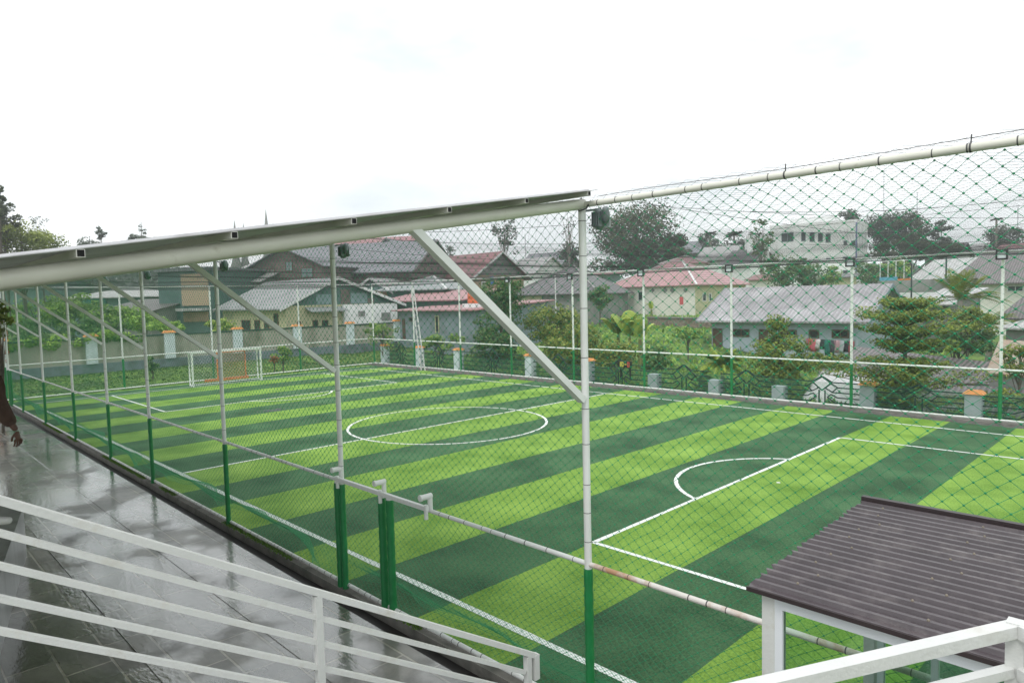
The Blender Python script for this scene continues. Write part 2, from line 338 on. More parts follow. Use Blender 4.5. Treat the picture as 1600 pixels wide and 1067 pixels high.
# walkway: wet slate tiles
def wet_mat():
    m, t, b = new_mat('wet_slate'); n = t.nodes.new; l = t.links.new
    tc = n('ShaderNodeTexCoord'); mp = n('ShaderNodeMapping'); l(tc.outputs['Object'], mp.inputs[0])
    br = n('ShaderNodeTexBrick'); br.offset = .5; l(mp.outputs[0], br.inputs['Vector'])
    br.inputs['Scale'].default_value = 1; br.inputs['Brick Width'].default_value = 1.1; br.inputs['Row Height'].default_value = .55
    br.inputs['Mortar Size'].default_value = .018; br.inputs['Mortar Smooth'].default_value = .3; br.inputs['Bias'].default_value = 0
    br.inputs['Color1'].default_value = (.065, .062, .054, 1); br.inputs['Color2'].default_value = (.135, .13, .118, 1); br.inputs['Mortar'].default_value = (.26, .25, .22, 1)
    no = n('ShaderNodeTexNoise'); no.inputs['Scale'].default_value = .9; no.inputs['Detail'].default_value = 9; no.inputs['Roughness'].default_value = .62
    no.inputs['Distortion'].default_value = .6
    l(mp.outputs[0], no.inputs['Vector'])
    r = n('ShaderNodeValToRGB'); r.color_ramp.elements[0].position = .42; r.color_ramp.elements[1].position = .62
    r.color_ramp.elements[0].color = (.55, .52, .45, 1); r.color_ramp.elements[1].color = (1.5, 1.45, 1.35, 1); l(no.outputs['Fac'], r.inputs[0])
    mm = n('ShaderNodeMix'); mm.data_type = 'RGBA'; mm.blend_type = 'MULTIPLY'; mm.inputs[0].default_value = 1
    l(br.outputs['Color'], mm.inputs[6]); l(r.outputs[0], mm.inputs[7]); l(mm.outputs[2], b.inputs['Base Color'])
    rr = n('ShaderNodeMapRange'); rr.inputs['From Min'].default_value = .38; rr.inputs['From Max'].default_value = .66
    rr.inputs['To Min'].default_value = .42; rr.inputs['To Max'].default_value = .10
    n4 = n('ShaderNodeTexNoise'); n4.inputs['Scale'].default_value = .55; n4.inputs['Detail'].default_value = 7; l(mp.outputs[0], n4.inputs['Vector'])
    l(n4.outputs['Fac'], rr.inputs['Value']); l(rr.outputs[0], b.inputs['Roughness'])
    b.inputs['Specular IOR Level'].default_value = .9; b.inputs['IOR'].default_value = 1.55
    cw = n('ShaderNodeMapRange'); cw.inputs['From Min'].default_value = .41; cw.inputs['From Max'].default_value = .47; cw.inputs['To Min'].default_value = .25; cw.inputs['To Max'].default_value = 1.0; l(n4.outputs['Fac'], cw.inputs['Value']); l(cw.outputs[0], b.inputs['Coat Weight']); b.inputs['Coat Roughness'].default_value = .05; b.inputs['Coat IOR'].default_value = 2.1
    n3 = n('ShaderNodeTexNoise'); n3.inputs['Scale'].default_value = 7; n3.inputs['Detail'].default_value = 7
    m3 = n('ShaderNodeMapping'); m3.inputs['Scale'].default_value = (1, 2.2, 1); m3.inputs['Rotation'].default_value = (0, 0, .5)
    l(tc.outputs['Object'], m3.inputs[0]); l(m3.outputs[0], n3.inputs['Vector'])
    bp = n('ShaderNodeBump'); bp.inputs['Strength'].default_value = .28; bp.inputs['Distance'].default_value = .012
    bp2 = n('ShaderNodeBump'); bp2.inputs['Strength'].default_value = .9; bp2.inputs['Distance'].default_value = .012; bp2.invert = True
    l(n3.outputs['Fac'], bp.inputs['Height']); l(br.outputs['Fac'], bp2.inputs['Height']); l(bp.outputs[0], bp2.inputs['Normal']); l(bp2.outputs[0], b.inputs['Normal'])
    l(bp.outputs[0], b.inputs['Coat Normal'])
    return m
M['wet_slate'] = wet_mat()
mb = MB(); mb.box((-60, -1.55, -.3), (8, -.36, .0)); mb.box((-60, -1.76, -.3), (8, -1.55, -.008)); mb.box((-60, -2.30, -.3), (8, -1.76, .0)); mb.box((-60, -3.02, -.3), (8, -2.30, .004))
mb.box((-60, -11, -.3), (8, -3.24, -.0)); mb.box((-60, -3.24, -.3), (8, -3.02, -.010))
tag(mb.build('walkway', 'wet_slate'), kind='structure')
mb = MB(); mb.box((-39, -.36, -.3), (7, -.07, -.12), 1)      # gutter
rn = np.random.default_rng(3)
mb.box((-39, -.07, -.3), (7, .10, .03), 0)
tag(mb.build('kerb', ['concrete', 'drain_dark']), kind='structure')
vs = []; fs = []
for i in range(9000):
    x = rn.uniform(-30, 4); 
    if math.sin(x*1.3)+math.sin(x*.7+1)+.6*math.sin(x*3.1) < -.1: continue
    y = rn.normal(-.02, .028); a = rn.uniform(0, 6.28); h = rn.uniform(.02, .07)
    o = len(vs); vs += [(x-.012*math.cos(a), y-.012*math.sin(a), .03), (x+.012*math.cos(a), y+.012*math.sin(a), .03), (x+rn.normal(0, .015), y+rn.normal(0, .015), .03+h)]; fs.append((o, o+1, o+2))
tag(raw('moss', vs, fs, 'moss'), 'patches of bright green moss growing along the concrete kerb', 'moss', kind='stuff')
mb = MB(); mb.box((-39, 22.05, -.3), (7, 22.5, .07)); mb.box((-39, 21.75, -.29), (7, 22.05, .004), 1)
tag(mb.build('path', ['concrete', 'wet_concrete']), kind='structure')
# low concrete walls at the left edge of the walkway
mb = MB(); a = np.array([-11.21, -3.35]); b = np.array([-6.9, -4.33]); d = (b-a)/np.linalg.norm(b-a); nn = np.array([d[1], -d[0]])
if nn[1] > 0: nn = -nn
L_ = np.linalg.norm(b-a)+1.2
M['wet_wall'] = mat('wet_wall', (.17, .18, .17), .3, .25, 1.4, bump=.1, stretch=(1, 1, .15), stain=(.07, .075, .065), st_scale=2.5)
mb.obox((a[0], a[1], 0), (nn[0]*.5, nn[1]*.5, 0), (d[0]*L_, d[1]*L_, 0), (0, 0, .98))
mb.obox((a[0]-d[0]*.03+nn[0]*-.03, a[1]-d[1]*.03-nn[1]*.03, .98), (nn[0]*.56, nn[1]*.56, 0), (d[0]*(L_+.06), d[1]*(L_+.06), 0), (0, 0, .05))
tag(recentre(mb.build('low_wall', 'wet_wall')), 'low wet grey concrete wall on the slate walkway behind the white stair railing', 'wall')

# ================================================================== near fence of steel pipes and netting
H = 5.69; RZ = 1.76
PX = [0.0, -5.12, -9.87, -14.85, -18.83, -23.25, -28.2, -33.05]
nf = thing('net_fence', 'tall white pipe fence hung with green netting between the wet walkway and the striped pitch', 'sports fence', (-15, 0, 0))
def fence_post(par, x, y, top, r, mats=('white_paint', 'green_paint', 'tie'), ties=True, split=RZ, base=0.0):
    mb = MB(); mb.tube([(x, y, split), (x, y, top)], r, 16, 0)
    if ties:
        z = split+.3
        while z < top-.2:
            mb.ring((x, y, z), (0, 0, 1), r+.002, .0032, 2); z += random.uniform(.3, .55)
    p = mb.build('post', ['white_paint', 'green_paint', 'tie'], par); p['_o'] = par['_o']
    mb = MB(); n = max(3, int((split-base)/.22)); pts = []; rs = []
    for i in range(n*4+1):
        z = base+(split-base)*i/(n*4); pts.append((x, y, z)); rs.append(r+.011-(.006 if i % 4 == 0 else 0))
    mb.tube(pts, rs, 16, 0)
    mb.build('post_sleeve', 'green_vinyl', p); return p
for i, x in enumerate(PX):
    fence_post(nf, x, 0, H+.0, .040 if i else .040, ties=i < 6)
fence_post(nf, 4.85, 0, H, .054)
for x in (-36.4, -35.9): fence_post(nf, x, 0, H if x < -36 else RZ+.05, .045, ties=False)
for x in (-3.98, -3.80, -5.26): fence_post(nf, x, .0 if x != -3.80 else .02, RZ+.02, .050, ties=False)
def pipe(par, name, a, b, r, m, ties=.35, tm='tie', nseg=1):
    mb = MB(); mb.tube([a, b], r, 14, 0); a = np.array(a, float); b = np.array(b, float); Lx = np.linalg.norm(b-a); d = (b-a)/Lx; s = .2
    if ties:
        while s < Lx-.1:
            c = a+d*s; mb.ring(c, d, r+.002, .003+.003*random.random(), 1); s += ties*random.uniform(.55, 1.5)
    return mb.build(name, [m, tm], par)
pipe(nf, 'top_rail', (.02, 0, 5.65), (6.5, 0, 5.65), .031, 'cream_pipe', .3)
pipe(nf, 'top_rail', (-36.4, 0, 5.65), (-.06, 0, 5.65), .03, 'white_paint', .5)
pipe(nf, 'middle_rail', (-.0, .0, RZ+.05), (-36.4, .0, RZ+.05), .028, 'white_paint', .3)
pipe(nf, 'middle_rail', (.02, .0, RZ+.05), (6.5, .0, RZ+.05), .028, 'rusty_white', .3)
pipe(nf, 'bottom_rail', (-36.4, .03, .09), (6.5, .03, .09), .03, 'white_paint', .22)
mb = MB()                                               # sliding gate: second rail and its elbow brackets
mb.bar((-5.2, -.075, RZ+.10), (-2.75, -.075, RZ+.10), .05, .06)
gt = mb.build('gate_rail', 'white_paint', nf); gt['_o'] = nf['_o']
for x in (-5.12, -3.9, -2.78):
    mb = MB(); z = RZ+.05; mb.tube([(x, 0, z), (x, 0, z+.22)], .034, 12); mb.tube([(x, .02, z+.21), (x, -.16, z+.21)], .040, 12)
    mb.ring((x, -.16, z+.21), (0, 1, 0), .045, .015); mb.tube([(x, -.075, z+.1), (x, -.075, z-.10)], .028, 10)
    mb.build('bracket', 'white_paint', gt)
# steel cable above the top rail, with twisted wire ends
mb = MB(); cp = []
for i in range(40):
    x = .2+i*.16; cp.append((x, .0, 5.70+.008*math.sin(x*2.1)+.01))
mb.tube(cp, .003, 6)
for x in (2.16, 3.45):
    mb.tube([(x, 0, 5.68), (x+.004, -.004, 5.74)], .005, 5); mb.ring((x, 0, 5.65), (1, 0, 0), .034, .006)
mb.tube([(0, 0, 5.72), (-.05, -.06, 5.66), (.02, -.07, 5.58), (.10, -.05, 5.60), (.12, 0, 5.68)], .009, 8)
mb.build('cable', 'tie', nf)
# the net itself
def warp_near(p, a, b):
    x = p[..., 0]; z = p[..., 2]; o = p.copy()
    edge = np.clip(b*(1-b)*8, 0, 1)
    o[..., 0] += edge*(sines(x, z, 1, .075, 6, .3, 1.6)+sines(x, z, 2, .018, 6, 2, 5))
    o[..., 2] += edge*(sines(x, z, 3, .035, 6, .3, 1.3)+sines(x, z, 4, .010, 6, 2, 5))
    o[..., 2] -= .045*np.abs(np.sin(x*4.6+.4*np.sin(x*1.7)))*np.clip((b-.80)/.2, 0, 1)
    o[..., 1] += .055+edge*(.04+sines(x, z, 6, .05, 5, .2, .8))
    return o
A, B, K = diamond((-36.4, 0, RZ+.02), (1, 0, 0), (0, 0, 1), 43.0, H-RZ-.06, .138, .114, warp_near)
kn = K[K[:, 0] > -22]
v1, f1 = wires(A, B, .0021)
raw('net', v1, f1, 'net_green', nf)
v2, f2 = knots(kn, .0105); raw('net_knots', v2, f2, 'net_green', nf)
def warp_low(p, a, b):
    x = p[..., 0]; z = p[..., 2]; o = p.copy(); edge = np.clip(b*(1-b)*8, 0, 1)
    o[..., 0] += edge*(sines(x, z, 11, .05, 6, .3, 1.6)+sines(x, z, 12, .012, 6, 2, 5))
    o[..., 2] += edge*(sines(x, z, 13, .05, 6, .3, 1.3))
    o[..., 1] += .05+edge*(.05+sines(x, z, 16, .03, 5, .2, .8)); return o
A, B, K = diamond((-36.4, 0, .06), (1, 0, 0), (0, 0, 1), 43.0, RZ-.04, .138, .108, warp_low)
v1, f1 = wires(A, B, .0021); raw('lower_net', v1, f1, 'net_green', nf)
kn = K[K[:, 0] > -9]; v2, f2 = knots(kn, .0085); raw('net_knots', v2, f2, 'net_green', nf)
def warp_skirt(p, a, b):
    """slack hem that leans in over the turf"""
    x = p[..., 0]; o = p.copy(); t = 1-b
    sw = .48+.34*np.sin(x*.9+.6)*np.sin(x*.37+1)+.14*np.sin(x*2.3)
    o[..., 1] = .06+sw*np.clip(t*1.6-.25, 0, 1)**1.3+.02*np.sin(x*9+b*9)*t
    o[..., 2] = np.maximum(.025, .68*b**1.15+.0); o[..., 0] += sines(x, b, 21, .03, 5, .4, 2)
    return o
A, B, K = diamond((-36.4, 0, 0), (1, 0, 0), (0, 0, 1), 43.0, 1.15, .06, .06, warp_skirt)
v1, f1 = wires(A, B, .0019); raw('net_hem', v1, f1, 'net_fine', nf)
# overhead net over the whole pitch
def warp_roof(p, a, b):
    x = p[..., 0]; y = p[..., 1]; o = p.copy(); e = np.clip(a*(1-a)*30, 0, 1)*np.clip(b*(1-b)*8, 0, 1)
    o[..., 2] += -e*.12*(1+.3*np.sin(x*1.3))+e*sines(x, y, 31, .03, 5, .1, .5); return o
rn_ = thing('roof_net', 'dark fine net stretched flat overhead above the whole pitch between the fences', 'net', (-16, 11, 5.7))
A, B, K = diamond((-38.4, .02, 5.74), (1, 0, 0), (0, 1, 0), 44.8, 22.1, .15, .15, warp_roof)
v1, f1 = wires(A, B, .0012); raw('net', v1, f1, 'net_dark', rn_)
mb = MB()
for y in (5.5, 11, 16.5): mb.tube([(-38.4, y, 5.75), (-16, y, 5.66), (6.4, y, 5.75)], .0022, 5)
for x in PX[1:]: mb.tube([(x, 0, 5.74), (x, 11, 5.67), (x, 22.1, 5.76)], .0022, 5)
mb.build('cable', 'net_dark', rn_)
# ------------------------------------------------------------------ far fence and end fence
ff = thing('net_fence', 'far white pipe fence with green lower posts before the ornamental steel railing', 'sports fence', (-16, 22.2, 0))
FX = [4.6, -.25, -5.03, -10.03, -14.62, -19.13, -23.9, -28.5, -33.4, -38.4]
for x in FX: fence_post(ff, x, 22.2, 5.86, .05, ties=False, split=1.80, base=.08)
pipe(ff, 'top_rail', (-38.4, 22.2, 5.9), (6.5, 22.2, 5.82), .032, 'white_paint', 0)
pipe(ff, 'middle_rail', (-38.4, 22.2, 1.93), (6.5, 22.2, 1.84), .036, 'white_paint', 0)
pipe(ff, 'bottom_rail', (-38.4, 22.17, .15), (6.5, 22.17, .15), .035, 'white_paint', 0)
def warp_far(p, a, b):
    o = p.copy(); o[..., 1] -= .06+.03*np.sin(p[..., 0]*2); return o
A, B, K = diamond((-38.4, 22.2, .1), (1, 0, 0), (0, 0, 1), 44.8, 5.75, .24, .18, warp_far)
v1, f1 = wires(A, B, .0018); raw('net', v1, f1, 'net_green', ff)
ef = thing('net_fence', 'white pipe fence behind the far goal in front of the grassy bank', 'sports fence', (-38.5, 11, 0))
for y in (.15, 5.6, 10.6, 16.4): fence_post(ef, -38.5, y, 5.86, .048, ties=False, base=0)
pipe(ef, 'top_rail', (-38.5, 0, 5.8), (-38.5, 22.2, 5.88), .032, 'white_paint', 0)
pipe(ef, 'middle_rail', (-38.5, .1, 1.82), (-38.5, 22.2, 1.94), .036, 'white_paint', 0)
pipe(ef, 'bottom_rail', (-38.45, .1, .08), (-38.45, 22.2, .12), .04, 'white_paint', 0)
def warp_end(p, a, b):
    o = p.copy(); o[..., 0] += .06+.03*np.sin(p[..., 1]*2); return o
A, B, K = diamond((-38.5, 0, .05), (0, 1, 0), (0, 0, 1), 22.2, 5.75, .24, .18, warp_end)
v1, f1 = wires(A, B, .0018); raw('net', v1, f1, 'net_green', ef)
# floodlights on the far posts
NAMES = ['first floodlight from the right on the far fence, a square black frame', 'second floodlight from the right on the far fence, a square black frame above the green roofed sheds',
         'third floodlight from the right on the far fence, above the grey roofed blue house', 'fourth floodlight from the right on the far fence, above the pink hip roof',
         'fifth floodlight from the right on the far fence, just left of the thick near post', 'sixth floodlight from the right on the far fence, above the dark hip roof']
NAMES[1] = 'second floodlight from the right on the far fence, near the blue house gable'
src = None
for k, (x, lb) in enumerate(zip(FX[1:7], NAMES)):
    if src is None:
        t = thing('floodlight', lb, 'floodlight', (x, 22.12, 5.72), 'square floodlights on the far fence posts')
        mb = MB(); c = (x, 22.0, 5.72); s = .17
        for q in ((-s, -.05, -s, s, .05, -s+.05), (-s, -.05, s-.05, s, .05, s), (-s, -.05, -s+.05, -s+.05, .05, s-.05), (s-.05, -.05, -s+.05, s, .05, s-.05)):
            mb.box((c[0]+q[0], c[1]+q[1], c[2]+q[2]), (c[0]+q[3], c[1]+q[4], c[2]+q[5]))
        mb.bar((x-.1, 22.04, 5.66), (x-.1, 22.2, 5.66), .03, .03); mb.bar((x+.1, 22.04, 5.66), (x+.1, 22.2, 5.66), .03, .03)
        p1 = mb.build('lamp_frame', 'black', t)
        p2 = MB().box((x-s+.05, 21.98, 5.72-s+.05), (x+s-.05, 22.02, 5.72+s-.05)).build('lamp_glass', 'lamp_glass', t)
        src = t
    else:
        t = src.copy(); COL.objects.link(t); t.location = (x, 22.12, 5.72); t['label'] = lb; ROOTS.append(t)
        for ch in (p1, p2):
            c_ = ch.copy(); COL.objects.link(c_); c_.parent = t
# floodlights on the near posts (grey ribbed housings seen from behind)
NL = ['grey finned floodlight hanging right of the top of the thickest near post', 'grey finned floodlight on the second near post top, above the green gabled house',
      'grey finned floodlight beside the third near post top, left of the green gable', 'small grey finned floodlight beside the fourth near post top',
      'small grey finned floodlight beside the fifth near post top, over the garden bushes']
src = None; parts = []
for k, (x, lb) in enumerate(zip(PX[:5], NL)):
    loc = (x+.13, .12, 5.50)
    if src is None:
        src = t = thing('floodlight', lb, 'floodlight', loc, 'grey floodlights on the near fence posts')
        mb = MB(); cx, cy, cz = loc
        prof = [(0, -.11), (.04, -.11), (.052, -.03), (.052, .05), (.04, .10), (0, .11)]
        mb.lathe((cx, cy, cz), prof, 12); mb.lathe((cx+.085, cy, cz+.04), [(r_*.75, z_*.75) for r_, z_ in prof], 12)
        for q in range(5): mb.box((cx-.05+q*.022, cy-.065, cz-.08), (cx-.045+q*.022, cy+.02, cz+.07))
        parts.append(mb.build('housing', 'grey_metal', t))
        mb = MB(); mb.bar((cx-.13, cy-.08, cz+.09), (cx+.03, cy, cz+.10), .02, .02); parts.append(mb.build('arm', 'grey_metal', t))
        parts.append(MB().box((cx-.04, cy+.05, cz-.09), (cx+.10, cy+.06, cz+.07)).build('lamp_glass', 'lamp_glass', t))
    else:
        t = src.copy(); COL.objects.link(t); t.location = loc; t['label'] = lb; ROOTS.append(t)
        for ch in parts: c_ = ch.copy(); COL.objects.link(c_); c_.parent = t
# ------------------------------------------------------------------ canopy over the walkway
SL = .161
rz = lambda y: 5.678+SL*y
cn = thing('canopy', 'long sloping walkway canopy of corrugated sheet on cream pipe rafters left of the pitch', 'canopy', (-17, -3, 5.2))
XS = PX+[-36.4]
for i, x in enumerate(XS):
    mb = MB(); mb.tube([(x, .02, rz(.02)-.02), (x, -6.8, rz(-6.8))], .055, 16); ra = mb.build('rafter', 'cream_pipe', cn)
    if i < len(XS)-1:
        mb = MB(); mb.bar((x, -.05, 3.6), (x, -2.2, rz(-2.2)-.02), .07, .085, up=(1, 0, 0)); mb.build('brace', 'white_paint', cn)
M['box_purlin'] = mat('box_purlin', (.62, .61, .57), .5, .06)
for y in (-.12, -1.03, -1.95, -2.86, -3.75, -4.62, -5.5, -6.4):
    z = rz(y)+.078; mb = MB(); w_ = .044
    mb.box((-37, y-w_/2, z-.024), (.20, y+w_/2, z+.022))
    mb.box((.195, y-w_/2+.004, z-.020), (.2015, y+w_/2-.004, z+.018), 1)  # black plate paints the shade inside the open tube end
    mb.build('purlin', ['box_purlin', 'hole_shade'], cn)
# corrugated sheets, ribs running down the slope
mb = MB(); xs = []; x = .20; k = 0
prof_ = []
while x > -37.2:
    prof_ += [(x, 0), (x-.10, 0), (x-.125, .02), (x-.155, .02)]; x -= .18
top = []; n = len(prof_)
vs = []
for (xx, dz) in prof_:
    for y in (.02, -7.0): vs.append((xx, y, rz(y)+.101+dz))
for (xx, dz) in prof_:
    for y in (.02, -7.0): vs.append((xx, y, rz(y)+.106+dz))
fs = []; o = 2*n
for i in range(n-1):
    a = 2*i; fs.append((a, a+1, a+3, a+2)); fs.append((o+a, o+a+2, o+a+3, o+a+1))
for e in (0, 1):
    for i in range(n-1): a = 2*i+e; fs.append((a, a+2, o+a+2, o+a))
fs.append((0, 1, o+1, o)); mb.add(vs, fs)
M['canopy_sheet'] = mat('canopy_sheet', (.42, .42, .43), .45, .1, 2, stain=(.25, .24, .24), st_scale=1.5, metal=.0)
mb.build('roof_sheet', 'canopy_sheet', cn)
# ------------------------------------------------------------------ white stair railing, left
A0 = np.array(P(0, 781, 2.9)); A1 = np.array(P(824, 1020, 4.8)); dr = (A1-A0)
sr = thing('stair_railing', 'white steel stair railing with five parallel sloping bars in the lower left foreground', 'railing', (A1[0], A1[1], 1.2))
dn = dr/np.linalg.norm(dr[:2]); S0 = A0-dn*1.6; 
for k in range(5):
    off = np.array([0, 0, -.145*k]); mb = MB()
    a = S0+off; b = A1+off-(dn*.03 if k else 0); hh = .034 if k == 0 else .027
    if k == 0: b = A1+dn*.09
    mb.bar(a, b, .04 if k == 0 else .03, hh); 
    if k == 0: mb.bar(b+np.array([0, 0, .01])-dn*.02, b+np.array([0, 0, -.17])-dn*.02, .045, .045, up=(0, 1, 0))
    mb.build('rail_bar', 'rail_white', sr)
for (px, py, dp) in ((496, 928, 3.9), (824, 1020, 4.8), ):
    t_ = None
    c = A0+dr*np.clip(((P(px, py, dp)-A0)@dr)/(dr@dr), 0, 1)
    if px < 600:                                          # solve the crossing with the ray
        best = min(np.linspace(0, 1, 400), key=lambda q: abs(((lambda v: 800+F_PX*(v@RT)/(v@FW))(A0+dr*q-CAM))-px)); c = A0+dr*best
    mb = MB(); mb.bar((c[0], c[1], c[2]-.02), (c[0], c[1], c[2]-1.15), .042, .042, up=(0, 1, 0)); mb.build('railing_post', 'rail_white', sr)
mb = MB(); c = S0+dn*.1; mb.bar((c[0], c[1], c[2]-.02), (c[0], c[1], c[2]-1.1), .05, .05, up=(0, 1, 0)); mb.build('railing_post', 'rail_white', sr)
# the stair below the frame that carries the railing, and the landing
stt = thing('staircase', 'concrete stair flight and landing carrying the white railings', 'stairs', (2.0, -3.6, 0))
mb = MB(); n = 14; y0, y1 = -5.2, -1.9; z0 = 2.78
for i in range(n+2):
    y = y0+(y1-y0)*i/n*1.2; z = z0-(1.93/3.3)*(y-y0)
    if z > .1: mb.box((1.02+(y+5.2)*.1*0, y, max(0, z-.35)), (2.6, y+.30, z))
mb.build('step', 'concrete', stt)
MB().box((-1.0, -9.0, 2.62), (9, -5.2, 2.78)).build('landing', 'concrete', stt)
for (x, y) in ((-.8, -5.5), (2.6, -5.5), (8.6, -5.5), (8.6, -8.8), (-.8, -8.8)): MB().box((x-.15, y-.15, 0), (x+.15, y+.15, 2.62)).build('column', 'concrete', stt)
# ------------------------------------------------------------------ white railing, lower right
B1 = np.array(P(1588, 981, 2.0)); B0 = np.array(P(1140, 1085, 1.75))
lr = thing('landing_railing', 'white steel landing railing corner in the lower right foreground', 'railing', (B1[0], B1[1], 2.78))
db = (B1-B0)/np.linalg.norm(B1-B0)
for k in range(3):
    off = np.array([0, 0, -.125*k]); mb = MB(); mb.bar(B0-db*.8+off, B1+off-(db*.0 if k == 0 else db*.02), .042 if k == 0 else .03, .036 if k == 0 else .028); mb.build('rail_bar', 'rail_white', lr)
mb = MB(); mb.bar(B1+np.array([0, 0, .021])+db*.0, B1+np.array([0, 0, -.95]), .045, .045, up=(0, 1, 0)); mb.build('railing_post', 'rail_white', lr)
C1 = B1+np.array([.9, -.55, 0])
for k in range(3):
    off = np.array([0, 0, -.125*k]); mb = MB(); mb.bar(B1+off+np.array([.02, -.01, 0]), C1+off, .046, .040 if k == 0 else .034); mb.build('rail_bar', 'rail_white', lr)
# ------------------------------------------------------------------ booth with the brown roof
bt = thing('booth', 'small white framed glass booth with a dark brown corrugated roof beside the net fence', 'booth', (4.2, -1, 0))
zr = lambda y: 3.0+.035*(y+1.93)
X0, X1, Y0, Y1 = 2.80, 6.6, -1.93, -.04
ny_ = 21; pit = (Y1-Y0-.05)/ny_; pts = []
y = Y0
for k in range(ny_): pts += [(y, 0), (y+pit*.50, 0), (y+pit*.62, .022), (y+pit*.88, .022)]; y += pit
pts.append((y, 0)); n = len(pts)
vs = [(X0-.012*math.sin(i*1.9), p[0], zr(p[0])+p[1]) for i, p in enumerate(pts)]+[(X1, p[0], zr(p[0])+p[1]) for p in pts]
vs += [(v[0], v[1], v[2]-.004) for v in vs]
fs = []; o = 2*n
for i in range(n-1):
    fs += [(i, n+i, n+i+1, i+1), (o+i, o+i+1, o+n+i+1, o+n+i), (i, i+1, o+i+1, o+i), (n+i, o+n+i, o+n+i+1, n+i+1)]
fs += [(0, o, o+n, n), (n-1, 2*n-1, o+2*n-1, o+n-1)]
mb = MB(); mb.add(vs, fs); rf = mb.build('roof', 'brown_metal', bt); rf['_o'] = bt['_o']
M['screw'] = mat('screw', (.20, .17, .13), .4)
for i, k in enumerate(range(1, ny_, 2)):
    for x in (3.02+.05*math.sin(i*2), 3.62+.06*math.cos(i*3), 4.4):
        y = Y0+pit*(k+.75); MB().lathe((x, y, zr(y)+.022), [(.008, 0), (.008, .004), (.004, .010), (0, .011)], 8).build('roof_screw', 'screw', rf)
mb = MB(); mb.bar((X0-.01, Y1-.01, zr(Y1)+.02), (X1, Y1-.01, zr(Y1)+.02), .05, .05); mb.bar((X0-.012, Y0-.004, zr(Y0)-.015), (X1, Y0-.004, zr(Y0)-.015), .012, .025)
mb.build('roof_trim', 'brown_trim', rf)
bx0, bx1, by0, by1, bh = 2.86, 6.5, -1.89, -.12, 2.965
mb = MB(); mb.box((bx0, by0, 0), (bx1, by0+.06, .9)); mb.box((bx0, by1-.06, 0), (bx1, by1, .9)); mb.box((bx0, by0+.06, 0), (bx0+.06, by1-.06, .9)); mb.box((bx1-.06, by0+.06, 0), (bx1, by1-.06, .9))
mb.build('wall', 'rail_white', bt)
for (x, y) in ((bx0, by0), (bx0, by1-.09), (bx1-.09, by0), (bx1-.09, by1-.09)):
    MB().box((x, y, .9), (x+.075, y+.075, bh-.0)).build('corner_post', 'rail_white', bt)
def window(par, x0, x1, y, z0, z1, t=.045, dep=.05, divs=2):
    mb = MB(); mb.box((x0, y, z0), (x1, y+dep, z0+t)); mb.box((x0, y, z1-t*1.5), (x1, y+dep, z1))
    for i in range(divs+1):
        c = x0+(x1-x0-t)*i/divs; mb.box((c, y+.003, z0+t), (c+t, y+dep-.003, z1-t*1.5))
    w_ = mb.build('window', 'alu_white', par); w_['_o'] = par['_o']
    MB().box((x0+t, y+dep/2-.003, z0+t), (x1-t, y+dep/2+.003, z1-t)).build('pane', 'glass', w_); return w_
window(bt, bx0+.075, bx0+1.75, by0+.0, .9, 2.965, divs=1); window(bt, bx0+1.76, bx1-.09, by0+.0, .9, 2.965, divs=1)
window(bt, bx0+.09, bx0+1.20, by1-.07, .9, 2.84, divs=3); window(bt, bx0+1.22, bx1-.09, by1-.07, .9, 2.84, divs=4)
mb = MB(); mb.box((bx0+.09, by1-.08, 2.845), (bx1-.09, by1-.01, 2.93))
mb.box((bx0+.01, by0+.09, 2.845), (bx0+.08, by1-.09, 2.93)); mb.build('beam', 'rail_white', bt)
# ------------------------------------------------------------------ raised landing and the passer-by at the left edge
ld = MB().box((-14, -9.0, 0), (-4.35, -4.62, 2.52))
tag(recentre(ld.build('terrace', 'wet_wall')), 'raised grey terrace block at the far left edge under the passer-by', 'terrace')
def skin_fig(name, verts, edges, radii, matn, par, sub=2, root=0):
    me = bpy.data.meshes.new(name); me.from_pydata([tuple(np.array(v)-np.array(par['_o'])) for v in verts], edges, []); me.materials.append(M[matn])
    o = bpy.data.objects.new(name, me); COL.objects.link(o); o.parent = par
    s = o.modifiers.new('skin', 'SKIN'); s.use_smooth_shade = True
    sv = me.skin_vertices[0].data if me.skin_vertices else None
    if sv is None:
        bm_ = __import__('bmesh').new(); bm_.from_mesh(me); bm_.verts.layers.skin.verify(); bm_.to_mesh(me); bm_.free(); sv = me.skin_vertices[0].data
    for i, r_ in enumerate(radii): sv[i].radius = (r_, r_) if not hasattr(r_, '__len__') else r_; sv[i].use_root = (i == root)
    d = o.modifiers.new('sub', 'SUBSURF'); d.levels = sub; d.render_levels = sub; return o
M['skin'] = mat('skin', (.10, .045, .03), .5, .1, 10); M['sleeve'] = mat('sleeve', (.060, .030, .020), .85, .2, 12, bump=.3)
M['denim'] = mat('denim', (.012, .016, .045), .9, .2, 20, bump=.3); M['shoe'] = mat('shoe', (.55, .55, .53), .6); M['hair'] = mat('hair', (.01, .008, .007), .6)
hand = np.array(P(30, 684, 6.9)); 
fz = 2.52
pc = hand+(-RT*.36)+np.array([0, 0, 0]); bx, by = pc[0], pc[1]
fwd = np.array([RT[0]*.85-FW[0]*.35, RT[1]*.85-FW[1]*.35, 0]); fwd /= np.linalg.norm(fwd); sd_ = np.array([-fwd[1], fwd[0], 0])
hz = hand[2]
def bp(s_, f_, z): return np.array([bx, by, 0])+sd_*s_+fwd*f_+np.array([0, 0, hz+z])
ps = thing('person', 'person in dark brown long sleeves and dark blue trousers cut off by the left edge', 'person', (bx, by, fz))
wr = hand+np.array([0, 0, .07])-RT*.02; el = wr+np.array([0, 0, .22])-RT*.13-FW*.02; sh = el+np.array([0, 0, .27])-RT*.11
